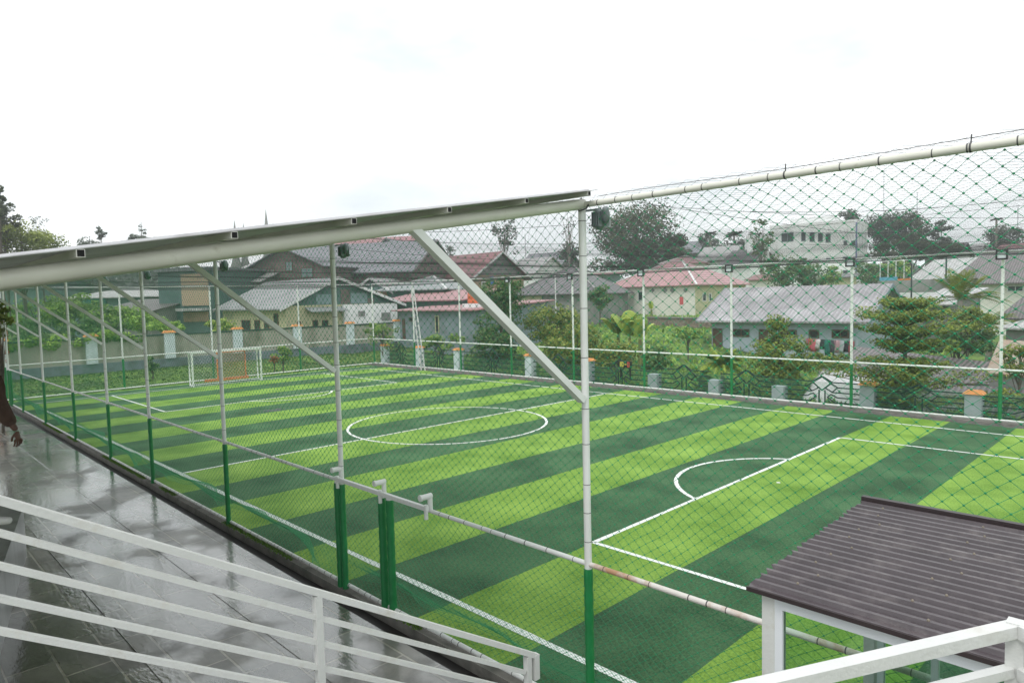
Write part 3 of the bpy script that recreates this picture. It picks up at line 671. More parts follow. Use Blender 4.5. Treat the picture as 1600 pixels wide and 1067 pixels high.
sh2 = sh-RT*.30+FW*.22; nk = (sh+sh2)/2+np.array([0, 0, .06]); pel = (sh+sh2)/2+np.array([0, 0, -.52])+RT*.02
hd = nk+np.array([0, 0, .20]); el2 = sh2+np.array([0, 0, -.28])-RT*.05; wr2 = el2+np.array([0, 0, -.22])+RT*.1
hipa = pel+(sh-sh2)*.28+np.array([0, 0, -.04]); hipb = pel-(sh-sh2)*.28+np.array([0, 0, -.04])
fa = np.array(P(-8, 790, 6.95)); fa[2] = fz+.07; fb = fa-RT*.35-FW*.15; fb[2] = fz+.07
hipa = hipa-RT*.20; hipb = hipb-RT*.20; pel = pel-RT*.16; ka = (hipa+fa)/2-RT*.06; kb = (hipb+fb)/2+RT*.04
skin_fig('body', [pel, (pel+nk)/2, nk, nk+np.array([0, 0, .07]), hd, hd+np.array([0, 0, .10]), sh, el, wr, sh2, el2, wr2, hipa, ka, fa, hipb, kb, fb],
         [(0, 1), (1, 2), (2, 3), (3, 4), (4, 5), (2, 6), (6, 7), (7, 8), (2, 9), (9, 10), (10, 11), (0, 12), (12, 13), (13, 14), (0, 15), (15, 16), (16, 17)],
         [.12, .12, .075, .055, .09, .07, .055, .045, .028, .055, .045, .028, .085, .06, .04, .085, .06, .04], 'skin', ps)
skin_fig('jacket', [pel+np.array([0, 0, .02]), (pel+nk)/2, nk-np.array([0, 0, .04]), sh, el, wr+(el-wr)*.22, sh2, el2, wr2+(el2-wr2)*.22],
         [(0, 1), (1, 2), (2, 3), (3, 4), (4, 5), (2, 6), (6, 7), (7, 8)], [.17, .165, .12, .095, .088, .058, .085, .075, .05], 'sleeve', ps)
skin_fig('trousers', [pel, hipa, ka, fa+np.array([0, 0, .06]), hipb, kb, fb+np.array([0, 0, .06])], [(0, 1), (1, 2), (2, 3), (0, 4), (4, 5), (5, 6)], [.14, .11, .08, .06, .11, .08, .06], 'denim', ps)
skin_fig('hair', [hd+np.array([0, 0, .05]), hd+np.array([0, 0, .12])-RT*.02], [(0, 1)], [.098, .08], 'hair', ps)
for f_ in (fa, fb):
    b_ = f_.copy(); b_[2] = fz+.045; skin_fig('shoe', [b_-RT*.06, b_+RT*.07, b_+RT*.16], [(0, 1), (1, 2)], [.045, .045, .035], 'shoe', ps)
# hand: palm and five fingers, curled and hanging
pm = hand.copy(); dwn = np.array([.0, 0, -1.])+RT*.12; dwn /= np.linalg.norm(dwn); lat = FW*.8+RT*.5; lat -= dwn*(lat@dwn); lat /= np.linalg.norm(lat); cur = np.cross(dwn, lat)
if cur@RT > 0: cur = -cur
vs_ = [wr, wr+dwn*.05, wr+dwn*.085]; ed = [(0, 1), (1, 2)]; rd = [(.026, .022), (.034, .018), (.036, .015)]
for k, (s_, ln) in enumerate(((-.030, .075), (-.010, .085), (.011, .08), (.031, .062))):
    b_ = wr+dwn*.085+lat*s_; q1 = b_+dwn*ln*.45+cur*.012; q2 = q1+dwn*ln*.3+cur*.022; q3 = q2+dwn*ln*.12+cur*.025
    o = len(vs_); vs_ += [b_, q1, q2, q3]; ed += [(2, o), (o, o+1), (o+1, o+2), (o+2, o+3)]; rd += [.0105, .0095, .0085, .0075]
o = len(vs_); b_ = wr+dwn*.03-lat*.03; vs_ += [b_, b_+dwn*.035-lat*.02+cur*.012, b_+dwn*.068-lat*.022+cur*.02]; ed += [(1, o), (o, o+1), (o+1, o+2)]; rd += [.013, .011, .009]
skin_fig('hand', vs_, ed, rd, 'skin', ps, 1)
# ------------------------------------------------------------------ goal
gl = thing('football_goal', 'white five-a-side football goal with net at the far end of the pitch', 'goal', (-36.4, 10.6, 0))
ya, yb, gh = 8.55, 12.6, 1.92
fr = MB(); xg = -36.2; xb = -37.3
fr.bar((xg, ya, 0), (xg, ya, gh), .09, .09, up=(0, 1, 0)); fr.bar((xg, yb, 0), (xg, yb, gh), .09, .09, up=(0, 1, 0)); fr.bar((xg, ya-.045, gh+.04), (xg, yb+.045, gh+.04), .09, .09)
fr.build('goal_frame', 'line_white', gl)
fr = MB()
xb = xg-.5
for y in (ya, yb): fr.tube([(xg, y, gh), (xb, y, gh), (xb, y, .05), (xg, y, .05)], .045, 8)
fr.tube([(xb, ya, .05), (xb, yb, .05)], .028, 8); fr.build('rear_frame', 'line_white', gl)
def wp(p, a, b):
    o = p.copy(); t = 1-b; o[..., 0] = np.where(t < .3, xg-.45*t/.3, xg-.45-(.05)*(t-.3)/.7); o[..., 2] = np.where(t < .3, gh, gh-(gh-.05)*(t-.3)/.7); return o
A, B, K = diamond((xg, ya, 0), (0, 1, 0), (0, 0, 1), yb-ya, 2.6, .2, .2, wp); v1, f1 = wires(A, B, .005); M['net_white'] = mat('net_white', (.6, .62, .6), .7)
raw('goal_net', v1, f1, 'net_white', gl)
# orange and ochre board leaning inside the goal
M['ochre'] = mat('ochre', (.36, .22, .03), .7, .25, 2); M['orange'] = mat('orange', (.62, .18, .03), .6, .2, 2)
bd = thing('mesh_panel', 'ochre mesh panel with orange foot board behind the goal', 'panel', (-38.2, 11.4, 0))
mb = MB(); mb.tube([(-38.25, 10.75, .1), (-38.25, 10.75, 1.75), (-38.25, 12.5, 1.75), (-38.25, 12.5, .1)], .05, 6); mb.build('panel_frame', 'orange', bd)
A, B, K = diamond((-38.25, 10.75, .1), (0, 1, 0), (0, 0, 1), 1.75, 1.65, .09, .09, lambda p, a, b: p); v1, f1 = wires(A, B, .008); raw('mesh', v1, f1, 'ochre', bd)
tag(recentre(MB().box((-38.15, 9.9, .0), (-38.08, 12.6, .16)).build('board', 'orange')), 'orange board lying along the foot of the end fence behind the goal', 'board')
# ------------------------------------------------------------------ ladder
ldr = thing('ladder', 'slim white ladder leaning against the far fence near its corner', 'ladder', (-32.0, 21.9, 0))
a0 = np.array(onY(664, 575, 21.75)); a0[2] = .0; a1 = np.array([-33.15, 22.1, 5.5]); d_ = a1-a0; off = np.array([-.42, .0, 0])
MB().bar(a0, a1, .06, .06).build('side_rail', 'rail_white', ldr); MB().bar(a0+off, a1+off*.7, .06, .06).build('side_rail', 'rail_white', ldr)
for k in range(1, 15): MB().tube([a0+d_*k/15, a0+off*(1-.02*k)+d_*k/15], .02, 6).build('rung', 'rail_white', ldr)
# ------------------------------------------------------------------ scoreboard
sb_ = thing('scoreboard', 'small black scoreboard with yellow and red digits on the ornamental fence', 'scoreboard', (-16.6, 22.9, .7))
a = onY(964.5, 563.5, 22.85); b = onY(986, 575, 22.85)
mb = MB(); mb.box((a[0], 22.85, b[2]), (b[0], 22.93, a[2])); mb.box((a[0]+.1, 22.93, .3), (a[0]+.16, 22.99, b[2]+.1)); mb.box((b[0]-.16, 22.93, .3), (b[0]-.1, 22.99, b[2]+.1)); mb.build('board', 'black', sb_)
def digit(name, ch, x, z, h, matn):
    seg = {'0': 'abcdef', '1': 'bc', '-': 'g'}[ch]; w_ = h*.52; t = h*.17; mb = MB()
    S = {'a': (0, h-t, w_, h), 'd': (0, 0, w_, t), 'g': (0, h/2-t/2, w_, h/2+t/2), 'f': (0, h/2, t, h), 'e': (0, 0, t, h/2), 'b': (w_-t, h/2, w_, h), 'c': (w_-t, 0, w_, h/2)}
    for i, s_ in enumerate(seg): q = S[s_]; mb.box((x+q[0], 22.84-.002*i, z+q[1]), (x+q[2], 22.85, z+q[3]))
    mb.build(name, matn, sb_)
def emis(name, c, s=1.0):
    m, t, b = new_mat(name); b.inputs['Base Color'].default_value = tuple(c)+(1,); b.inputs['Emission Color'].default_value = tuple(c)+(1,); b.inputs['Emission Strength'].default_value = s; return m
M['digit_yellow'] = mat('digit_yellow', (.75, .68, .12), .5, .02); M['digit_red'] = mat('digit_red', (.75, .08, .06), .5, .02)
hB = a[2]-b[2]; wB = b[0]-a[0]; dz = b[2]+hB*.12; dh = hB*.76
digit('digit', '1', a[0]+wB*.10, dz, dh, 'digit_yellow'); digit('digit', '0', a[0]+wB*.30, dz, dh, 'digit_yellow'); digit('dash', '-', a[0]+wB*.53, dz, dh, 'digit_yellow'); digit('digit', '0', a[0]+wB*.74, dz, dh, 'digit_red')
# ------------------------------------------------------------------ ornamental boundary railing on the far side
M['pillar_blue'] = mat('pillar_blue', (.34, .40, .41), .7, .1, 3, stain=(.2, .22, .2), st_scale=2, st_pos=(.6, .8))
M['cap_orange'] = mat('cap_orange', (.62, .26, .08), .75, .25, 6)
M['pillar_white'] = mat('pillar_white', (.60, .68, .70), .7, .1, 3)
of = thing('ornamental_fence', 'low blue pillared fence with dark green geometric steel panels along the far side', 'fence', (-17, 23.3, 0))
PXs = [4.4, .9+.0, -1.2+.0, -4.75, -8.35, -11.4, -14.75, -19.0, -23.4, -30.0, -34.3, -38.6]
PXs = [6.2, 2.4, -1.2, -4.75, -8.35, -11.4, -14.75, -19.0, -23.4, -30.0, -34.3, -38.6]
ftop = lambda x: .80+.5*min(1, max(0, (-x)/28))
for x in PXs:
    zt = ftop(x)+(.02 if not (-15 < x < -8) else -.36); b0 = float(gz(x, 24.2))-.4
    pl = MB().box((x-.26, 23.05, b0), (x+.26, 23.5, zt)).build('pillar', 'pillar_blue' if x > -20 else 'pillar_white', of); pl['_o'] = of['_o']
    if -12 < x < -8 or -15 < x < -14: continue
    mb = MB()
    mb.add([(x-.33, 22.98, zt), (x+.33, 22.98, zt), (x+.33, 23.57, zt), (x-.33, 23.57, zt), (x-.2, 23.1, zt+.13), (x+.2, 23.1, zt+.13), (x+.2, 23.45, zt+.13), (x-.2, 23.45, zt+.13)], [(0, 3, 2, 1), (4, 5, 6, 7), (0, 1, 5, 4), (1, 2, 6, 5), (2, 3, 7, 6), (3, 0, 4, 7)])
    mb.build('pillar_cap', 'cap_orange', pl)
mb = MB(); mb.box((-39, 23.15, -.8), (6.5, 23.4, -.02)); mb.build('plinth', 'concrete', of)
M['fence_green'] = mat('fence_green', (.012, .045, .035), .5, .15, 5)
for xa, xb in zip(PXs[1:], PXs[:-1]):
    x0, x1 = xa+.26, xb-.26; xm = (x0+x1)/2; zt = (ftop(x0)+ftop(x1))/2; b0 = .02; hh = zt-b0; mb = MB(); y = 23.27
    bar = lambda p, q, w_=.045: mb.bar((p[0], y, b0+p[1]*hh), (q[0], y, b0+q[1]*hh), w_, w_, up=(0, 1, 0))
    lv = [.97, .74, .51, .28, .05]; cut = [.42, .62, .42, .62, .5]
    for z_, c_ in zip(lv, cut):
        bar((x0, z_), (xm-c_, z_)); bar((xm+c_, z_), (x1, z_))
    for s_ in (-1, 1):
        bar((xm+s_*.42, .97), (xm+s_*.03, 1.22)); bar((xm+s_*.62, .74), (xm+s_*.38, .92)); bar((xm+s_*.62, .74), (xm+s_*.40, .51+.0))
        bar((xm+s_*.38, .92), (xm, 1.2)); bar((xm+s_*.38, .92), (xm+s_*.02, .60)); bar((xm+s_*.42, .51), (xm+s_*.10, .72))
        bar((xm+s_*.12, .0), (xm+s_*.12, .60), .045); bar((xm+s_*.62, .28), (xm+s_*.36, .42)); bar((xm+s_*.36, .42), (xm+s_*.22, .28)); bar((xm+s_*.22, .28), (xm+s_*.5, .05))
    mb.build('panel', 'fence_green', of)
A, B, K = diamond((-38.6, 23.42, -.05), (1, 0, 0), (0, 0, 1), 44.8, .92, .09, .08, lambda p, a, b: p); v1, f1 = wires(A, B, .006); M['mesh_pale'] = mat('mesh_pale', (.16, .40, .22), .7, .25, 3); raw('mesh', v1, f1, 'mesh_pale', of)
# ------------------------------------------------------------------ concrete wall behind the end fence
M['wall_beige'] = mat('wall_beige', (.36, .35, .29), .85, .12, 1.5, bump=.3, stain=(.13, .14, .09), st_scale=.7, st_pos=(.5, .72), stretch=(1, 1, .5))
M['wall_slate'] = mat('wall_slate', (.17, .21, .235), .8, .15, 1.5, stain=(.09, .11, .10), st_scale=1)
bw = thing('boundary_wall', 'long stained beige concrete wall with white pillars behind the grassy bank', 'wall', (-47, 15, 0))
MB().box((-47.2, -16, 1.0), (-47, 30.2, 2.62)).build('wall_panel', 'wall_beige', bw)
MB().box((-47.25, -16, 2.62), (-46.94, 30.2, 2.72)).build('coping', 'fence_green', bw)
MB().box((-47.3, -16, -.5), (-46.9, 30.2, 1.0)).build('plinth', 'wall_slate', bw)
for i in range(9):
    y = 30.2-4.85*i; pl = MB().box((-47.05, y-.33, 1.002), (-46.75, y+.33, 2.80)).build('pillar', 'pillar_white', bw); pl['_o'] = bw['_o']
    z = 2.80; mb = MB(); mb.add([(-47.12, y-.44, z), (-46.66, y-.44, z), (-46.66, y+.44, z), (-47.12, y+.44, z), (-47.05, y-.3, z+.16), (-46.75, y-.3, z+.16), (-46.75, y+.3, z+.16), (-47.05, y+.3, z+.16)], [(0, 3, 2, 1), (4, 5, 6, 7), (0, 1, 5, 4), (1, 2, 6, 5), (2, 3, 7, 6), (3, 0, 4, 7)])
    mb.build('pillar_cap', 'cap_orange', pl)
# ================================================================== houses
def pal(n, c, **k): M[n] = mat(n, c, **k); return n
pal('w_white', (.78, .79, .78), rough=.8, var=.06, scale=1, stain=(.36, .36, .34), st_scale=.5, st_pos=(.55, .8), stretch=(1, 1, .5))
pal('w_cream', (.70, .69, .62), rough=.85, var=.06, scale=1, stain=(.36, .36, .30), st_scale=.6, st_pos=(.58, .82))
pal('w_yellow', (.50, .48, .30), rough=.85, var=.08, stain=(.2, .2, .14), st_scale=.6, st_pos=(.52, .8))
pal('w_blue', (.36, .42, .47), rough=.85, var=.06, stain=(.22, .26, .29), st_scale=.4, st_pos=(.52, .8), stretch=(1, 1, .4))
pal('w_slate', (.20, .25, .27), rough=.85, var=.1, stain=(.12, .14, .14), st_scale=.5)
pal('w_grey', (.25, .25, .24), rough=.9, var=.15, stain=(.12, .13, .12), st_scale=.6)
pal('w_teal', (.085, .145, .135), rough=.8, var=.15, stain=(.05, .10, .09), st_scale=.7)
pal('w_tealpale', (.19, .27, .27), rough=.8, var=.1)
pal('w_brick', (.35, .24, .16), rough=.9, var=.2, scale=6, stain=(.20, .14, .10), st_scale=1)
pal('w_tan', (.36, .28, .19), rough=.85, var=.25, scale=14, bump=.5, bscale=20)
pal('w_brown', (.16, .13, .115), rough=.85, var=.25, stain=(.08, .07, .06), st_scale=.7)
pal('timber', (.10, .055, .035), rough=.7, var=.25, scale=4)
pal('trim_white', (.62, .63, .62), rough=.6, var=.05)
pal('tarp_teal', (.03, .20, .19), rough=.5, var=.15)
pal('blue_cloth', (.03, .10, .35), rough=.8); pal('tank_orange', (.62, .13, .04), rough=.45, var=.12)
pal('blue_board', (.08, .30, .42), rough=.5); pal('sheet_rust', (.36, .30, .24), rough=.6, var=.2, stain=(.24, .14, .09), st_scale=1.5)
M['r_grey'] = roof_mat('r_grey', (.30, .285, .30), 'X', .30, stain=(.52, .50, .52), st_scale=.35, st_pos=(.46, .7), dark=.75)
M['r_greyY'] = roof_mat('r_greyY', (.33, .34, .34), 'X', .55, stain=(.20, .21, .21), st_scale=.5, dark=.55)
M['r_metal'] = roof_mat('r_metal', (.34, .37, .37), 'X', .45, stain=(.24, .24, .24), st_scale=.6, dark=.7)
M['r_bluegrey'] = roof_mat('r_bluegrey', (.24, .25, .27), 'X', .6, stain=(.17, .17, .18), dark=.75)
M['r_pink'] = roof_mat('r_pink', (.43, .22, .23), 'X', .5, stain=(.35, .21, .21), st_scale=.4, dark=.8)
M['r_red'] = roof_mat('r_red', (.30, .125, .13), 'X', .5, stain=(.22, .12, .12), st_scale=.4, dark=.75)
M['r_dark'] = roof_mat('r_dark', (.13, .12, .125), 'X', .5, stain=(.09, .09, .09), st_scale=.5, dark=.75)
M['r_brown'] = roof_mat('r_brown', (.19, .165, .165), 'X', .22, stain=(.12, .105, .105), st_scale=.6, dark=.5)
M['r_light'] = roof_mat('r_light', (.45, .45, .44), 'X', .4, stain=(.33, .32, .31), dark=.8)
class House:
    """box of walls with a real roof; front runs from wl to wr (world x, y) as seen from the pitch"""
    def __init__(s, name, label, wl, wr, d, zb, zt, wall, cat='house', group=None, par=None):
        s.wl = np.array([wl[0], wl[1], 0.]); s.wr = np.array([wr[0], wr[1], 0.]); s.W = np.linalg.norm(s.wr-s.wl)
        s.u = (s.wr-s.wl)/s.W; n = np.array([s.u[1], -s.u[0], 0.])
        if n@(CAM*np.array([1, 1, 0])-s.wl) < 0: n = -n
        s.n = n; s.d = d; s.zb = zb; s.zt = zt; c = (s.wl+s.wr)/2-n*d/2
        s.t = par or thing(name, label, cat, (c[0], c[1], zb), group)
        mb = MB(); o = s.wl-n*d; mb.obox((o[0], o[1], zb-1.5), n*d, s.u*s.W, (0, 0, zt-zb+1.5))
        s.wallo = mb.build('wall', wall, s.t); s.wallo['_o'] = s.t['_o']
    def gable(s, rise, matn, along=True, oh=.5, ohe=.5, th=.12, wall=None, ridge=.5, trim=None):
        """along: ridge parallel to the front; otherwise the gable faces the front"""
        z = s.zt; k = .0
        if along: ax = s.n; org = s.wl-s.n*s.d; ln = s.u; LL = s.W; D = s.d
        else: ax = s.u; org = s.wl.copy()-s.n*s.d; ln = s.n; LL = s.d; D = s.W
        rp = D*ridge; sl1 = rise/rp; sl2 = rise/(D-rp)
        a = (-oh, -oh*sl1); b = (rp, rise); c = (D+oh, -oh*sl2)
        poly = [a, b, c, (c[0], c[1]+th), (b[0], b[1]+th), (a[0], a[1]+th)]
        mb = MB(); o = org-ln*ohe; zc = np.array([0, 0, 1.])
        for q in ([a, b, (b[0], b[1]+th), (a[0], a[1]+th)], [b, c, (c[0], c[1]+th), (b[0], b[1]+th)]):
            mb.prism(q, o+zc*z, ax, zc, ln*(LL+2*ohe))
        r_ = mb.build('roof', matn, s.t); r_['_o'] = s.t['_o']
        mb = MB(); mb.prism([(0.02, 0), (D-.02, 0), (rp, rise-.03)], org+ln*.0+zc*z, ax, zc, ln*LL); mb.build('gable_wall', wall or s.wallo.data.materials[0].name, s.t)
        if trim:
            for e in (-.03, LL+2*ohe-.01):
                mb = MB()
                for q in ([(a[0], a[1]-.12), (b[0], b[1]-.12), (b[0], b[1]+th+.02), (a[0], a[1]+th+.02)], [(b[0], b[1]-.12), (c[0], c[1]-.12), (c[0], c[1]+th+.02), (b[0], b[1]+th+.02)]):
                    mb.prism(q, o+zc*z+ln*e, ax, zc, ln*.04)
                mb.build('barge_board', trim, r_)
        return s
    def hip(s, rise, matn, oh=.5, inset=None, trim=None, th=.1):
        i = inset if inset is not None else s.d/2; z = s.zt; zc = np.array([0, 0, 1.])
        o = s.wl+s.n*oh-s.u*oh; W, D = s.W+2*oh, s.d+2*oh; i = min(i+oh, W/2)
        p = [o, o+s.u*W, o+s.u*W-s.n*D, o-s.n*D]; p = [q+zc*(z-.05) for q in p]
        r0 = o+s.u*i-s.n*D/2+zc*(z+rise); r1 = o+s.u*(W-i)-s.n*D/2+zc*(z+rise); lo = [q-zc*th for q in p]
        mb = MB(); mb.add(p+[r0, r1]+lo, [(0, 1, 5, 4), (1, 2, 5), (2, 3, 4, 5), (3, 0, 4), (9, 8, 7, 6), (0, 6, 7, 1), (1, 7, 8, 2), (2, 8, 9, 3), (3, 9, 6, 0)])
        r_ = mb.build('roof', matn, s.t); r_['_o'] = s.t['_o']
        if trim:
            mb = MB()
            for q, rr in ((p[1], r1), (p[0], r0)): mb.bar(q+zc*.03, rr+zc*.03, .22, .08)
            mb.bar(r0+zc*.03, r1+zc*.03, .22, .08); mb.build('ridge_cap', trim, r_)
        return s
    def flat(s, matn='w_white', h=.4, oh=.05):
        mb = MB(); o = s.wl+s.n*oh-s.u*oh; mb.obox((o[0], o[1], s.zt), s.u*(s.W+2*oh), -s.n*(s.d+2*oh), (0, 0, h)); mb.build('roof', matn, s.t); return s
    def shed(s, rise, matn, oh=.4, th=.1):
        """single slope falling towards the front"""
        zc = np.array([0, 0, 1.]); org = s.wl-s.n*s.d-s.u*oh; sl = rise/s.d
        mb = MB(); mb.prism([(-oh, rise+oh*sl), (s.d+oh, -oh*sl), (s.d+oh, -oh*sl+th), (-oh, rise+oh*sl+th)], org+zc*s.zt, s.n, zc, s.u*(s.W+2*oh)); r_ = mb.build('roof', matn, s.t); r_['_o'] = s.t['_o']
        mb = MB(); mb.prism([(0, 0), (s.d, 0), (0, rise)], s.wl-s.n*s.d+zc*s.zt, s.n, zc, s.u*s.W); mb.build('upper_wall', s.wallo.data.materials[0].name, s.t); return s
    def face(s, which):
        if which == 'F': return s.wl, s.u, s.n
        if which == 'R': return s.wr, -s.n, s.u
        return s.wl-s.n*s.d, s.n, -s.u
    def feat(s, kind, px0, py0, px1, py1, matn='pane', frame='trim_white', which='F', t=.09):
        """window or door whose outline is where the photograph shows it on that wall"""
        o, u, n = s.face(which); pts = []
        for (px, py) in ((px0, py0), (px1, py1), (px0, py1), (px1, py0)):
            v = ray(px, py); k = ((o-CAM)@n)/(v@n); p = CAM+v*k; pts.append(((p-o)@u, p[2]))
        x0 = min(p[0] for p in pts[:2]); x1 = max(p[0] for p in pts[:2]); z1 = max((pts[0][1]+pts[3][1])/2, 0); z0 = (pts[1][1]+pts[2][1])/2
        if z0 > z1: z0, z1 = z1, z0
        W_, H_ = x1-x0, z1-z0; b = o+u*x0+np.array([0, 0, z0]); t = min(t, W_*.2, H_*.2); zc = np.array([0, 0, 1.])
        mb = MB(); e = .07
        mb.obox(b, u*W_, n*e, zc*t); mb.obox(b+zc*(H_-t), u*W_, n*e, zc*t); mb.obox(b+zc*t, u*t, n*e, zc*(H_-2*t)); mb.obox(b+zc*t+u*(W_-t), u*t, n*e, zc*(H_-2*t))
        if kind == 'window' and W_ > 1.0: mb.obox(b+zc*t+u*(W_/2-t/3), u*t*.66, n*e*.8, zc*(H_-2*t))
        w_ = mb.build(kind, frame, s.t); w_['_o'] = s.t['_o']
        mb = MB(); mb.obox(b+zc*t+u*t+n*.005, u*(W_-2*t), n*.03, zc*(H_-2*t)); mb.build('pane' if kind == 'window' else 'door_leaf', matn, w_); return s
xy = lambda p: (float(p[0]), float(p[1]))
# --- grey roofed blue house (axis aligned with the pitch)
YB = 41.0
l_ = onY(1112, 495, YB); r_ = onY(1341, 500, YB); zt = float((onY(1112, 493, YB)[2]+onY(1341, 497, YB)[2])/2)
h = House('house', 'long pale blue single storey house with weathered grey corrugated roof, laundry in front', xy(l_), xy(r_), 7.5, .35, zt, 'w_blue')
h.gable(2.0, 'r_grey', True, oh=.75, ohe=.9, trim='w_slate')
for q in ((1146, 514, 1171, 526), (1219, 515, 1245, 527), (1300, 515, 1327, 528)): h.feat('window', *q, frame='timber')
h.feat('door', 1114, 513, 1129, 546, 'timber', 'timber'); h.feat('door', 1186, 514, 1200, 546, 'timber', 'timber'); h.feat('door', 1264, 515, 1280, 548, 'black', 'timber')
# laundry line
ln = thing('clothes_line', 'washing line with red, white, green and dark clothes before the blue house', 'laundry', xy(onY(1300, 545, 38.2))+(.3,))
p0 = onY(1262, 527, 38.2); p1 = onY(1336, 531, 38.2); mb = MB(); mb.tube([p0, (p0+p1)/2-np.array([0, 0, .1]), p1], .015, 5); mb.bar(p0, (p0[0], p0[1], 0), .05, .05, up=(0, 1, 0)); mb.bar(p1, (p1[0], p1[1], 0), .05, .05, up=(0, 1, 0)); mb.build('line', 'grey_metal', ln)
cl = [(.40, .05, .08), (.5, .12, .15), (.6, .55, .55), (.03, .04, .04), (.02, .14, .11), (.05, .05, .06), (.4, .25, .27), (.35, .38, .40), (.03, .03, .04), (.25, .05, .06)]
for i, c_ in enumerate(cl):
    M['cl%d' % i] = mat('cloth_%d' % i, c_, .9, .15, 4); a = p0+(p1-p0)*(i+.35)/10; w_ = .38; hh = random.uniform(.6, 1.0); mb = MB(); vs = []; n_ = 5
    for r in range(4):
        for q in range(n_+1): vs.append((a[0]-w_/2+w_*q/n_*(1-.06*r), a[1]+.05*math.sin(q*2.1+r+i), a[2]-.08-hh*r/3))
    mb.add(vs, [(r*(n_+1)+q, r*(n_+1)+q+1, (r+1)*(n_+1)+q+1, (r+1)*(n_+1)+q) for r in range(3) for q in range(n_)], 0, True)
    o = mb.build('garment', 'cl%d' % i, ln); o.modifiers.new('t', 'SOLIDIFY').thickness = .01
# --- cream house with pink hip roof
a_ = P(950, 447, 84); b_ = P(1086, 446, 75)
h = House('house', 'cream house with a broad pink hip roof and a row of diamond shaped vents', xy(a_), xy(b_), 11, 1.9, float((a_[2]+b_[2])/2), 'w_cream')
h.hip(2.9, 'r_pink', oh=.55, inset=5.2, trim='trim_white')
h.feat('window', 997, 455, 1005, 470)
for x_ in (975, 1020, 1039, 1051, 1071):                              # diamond vents
    o, u, n = h.face('F'); v = ray(x_, 453.5); p = CAM+v*(((o-CAM)@n)/(v@n)); s_ = .36 if x_ in (1039, 1051) else .27; zc = np.array([0, 0, 1.])
    f_ = MB().prism([(-s_, 0), (0, -s_), (s_, 0), (0, s_)], p, u, zc, n*.05).build('vent', 'w_grey', h.t)
c_ = P(1166, 444, 70); hb = House('', '', xy(b_+h.u*.02), xy(b_+h.u*7.2), 7, 1.9, float(b_[2]), 'w_yellow', par=h.t) if False else None
h.feat('window', 1097, 458, 1103, 471, which='R'); h.feat('window', 1107, 458, 1111, 471, which='R')
MB().obox(h.wr+np.array([0, 0, h.zb]), -h.n*(h.d-.02), h.u*.03, (0, 0, h.zt-h.zb-.02)).build('side_wall', 'w_yellow', h.t)
h3 = House('house', 'small house with a faded pink hip roof peeping above the cream house', xy(P(1035, 420, 104)), xy(P(1100, 420, 102)), 9, 4.5, float(P(1060, 411, 103)[2]), 'w_cream'); h3.hip(1.3, 'r_pink', oh=.5, trim='trim_white')
# stone retaining wall and sign before it
rwl = P(1012, 512, 66); rwr = P(1112, 512, 59)
M['rubble'] = mat('rubble', (.20, .155, .12), .95, .5, 5, bump=1, bscale=6, stain=(.30, .29, .27), st_scale=3)
mb = MB(); d_ = (rwr-rwl); zt_ = float(P(1060, 498, 62)[2]); mb.obox((rwl[0], rwl[1], zt_-2.4), (d_[0], d_[1], 0), (.2, .5, 0), (0, 0, 2.4)); mb.obox((rwl[0]-.05, rwl[1]-.08, zt_), (d_[0], d_[1], 0), (.25, .65, 0), (0, 0, .12), 1)
tag(recentre(mb.build('retaining_wall', ['rubble', 'concrete'])), 'brown rubble retaining wall below the lawn of the cream house', 'wall')
sg = thing('sign_board', 'small red sign board on a thin post before the cream house', 'sign', P(1064, 484, 70)); c_ = P(1064, 470, 70)
MB().obox(c_+np.array([-.17, 0, -.4]), (.32, .22, 0), (-.03, .04, 0), (0, 0, .8)).build('board', 'tank_orange' if False else pal('sign_red', (.5, .08, .08)), sg); MB().bar((c_[0], c_[1]+.2, c_[2]-.4), (c_[0], c_[1]+.2, c_[2]-2.0), .06, .06, up=(0, 1, 0)).build('post', 'trim_white', sg)
# --- green gabled house with cream base
XG = -50.4
pl_ = onX(446, 482, XG); pr_ = onX(620, 474, XG)
h = House('house', 'green gabled house with ribbed grey roof, cream windowed base and white side wall', xy(pl_), xy(pr_), 13.5, 1.0, 4.45, 'w_yellow')
h.gable(2.35, 'r_greyY', False, oh=.75, ohe=.5, wall='w_teal', ridge=.43, trim='trim_white')
mt = MB()
for i, x_ in enumerate((487, 501, 514)): pass
for (a, b, y0, y1, m_) in ((494, 521, 460, 479, 'w_tealpale'), (533, 547, 452, 478, 'w_brown'), (548, 574, 458, 478, 'w_tealpale'), (575, 584, 466, 478, 'w_brown')):
    o, u, n = h.face('F'); P0 = [CAM+ray(px, py)*(((o-CAM)@n)/(ray(px, py)@n)) for px, py in ((a, y1), (b, y1))]; zz = float((CAM+ray((a+b)/2, y0)*(((o-CAM)@n)/(ray((a+b)/2, y0)@n)))[2])
    mb = MB(); mb.obox((P0[0][0], P0[0][1], 4.50), (P0[1]-P0[0])*np.array([1, 1, 0]), n*.05, (0, 0, max(.3, zz-4.50))); mb.build('gable_panel', m_, h.t)
o, u, n = h.face('F'); q0 = CAM+ray(534, 478)*(((o-CAM)@n)/(ray(534, 478)@n)); q1 = CAM+ray(617, 478)*(((o-CAM)@n)/(ray(617, 478)@n))
MB().obox((q0[0]+.03, q0[1], 0), (q1-q0)*np.array([1, 1, 0]), (.35, 0, 0), (0, 0, 4.42)).build('white_wall', 'w_white', h.t)
q2 = CAM+ray(476, 481)*(((o-CAM)@n)/(ray(476, 481)@n)); MB().prism([(0, 0), (1.1, -.35), (1.1, -.27), (0, .08)], (q2[0], q2[1], 4.2), n, (0, 0, 1), (q0-q2)*np.array([1, 1, 0])).build('awning', 'r_metal', h.t)
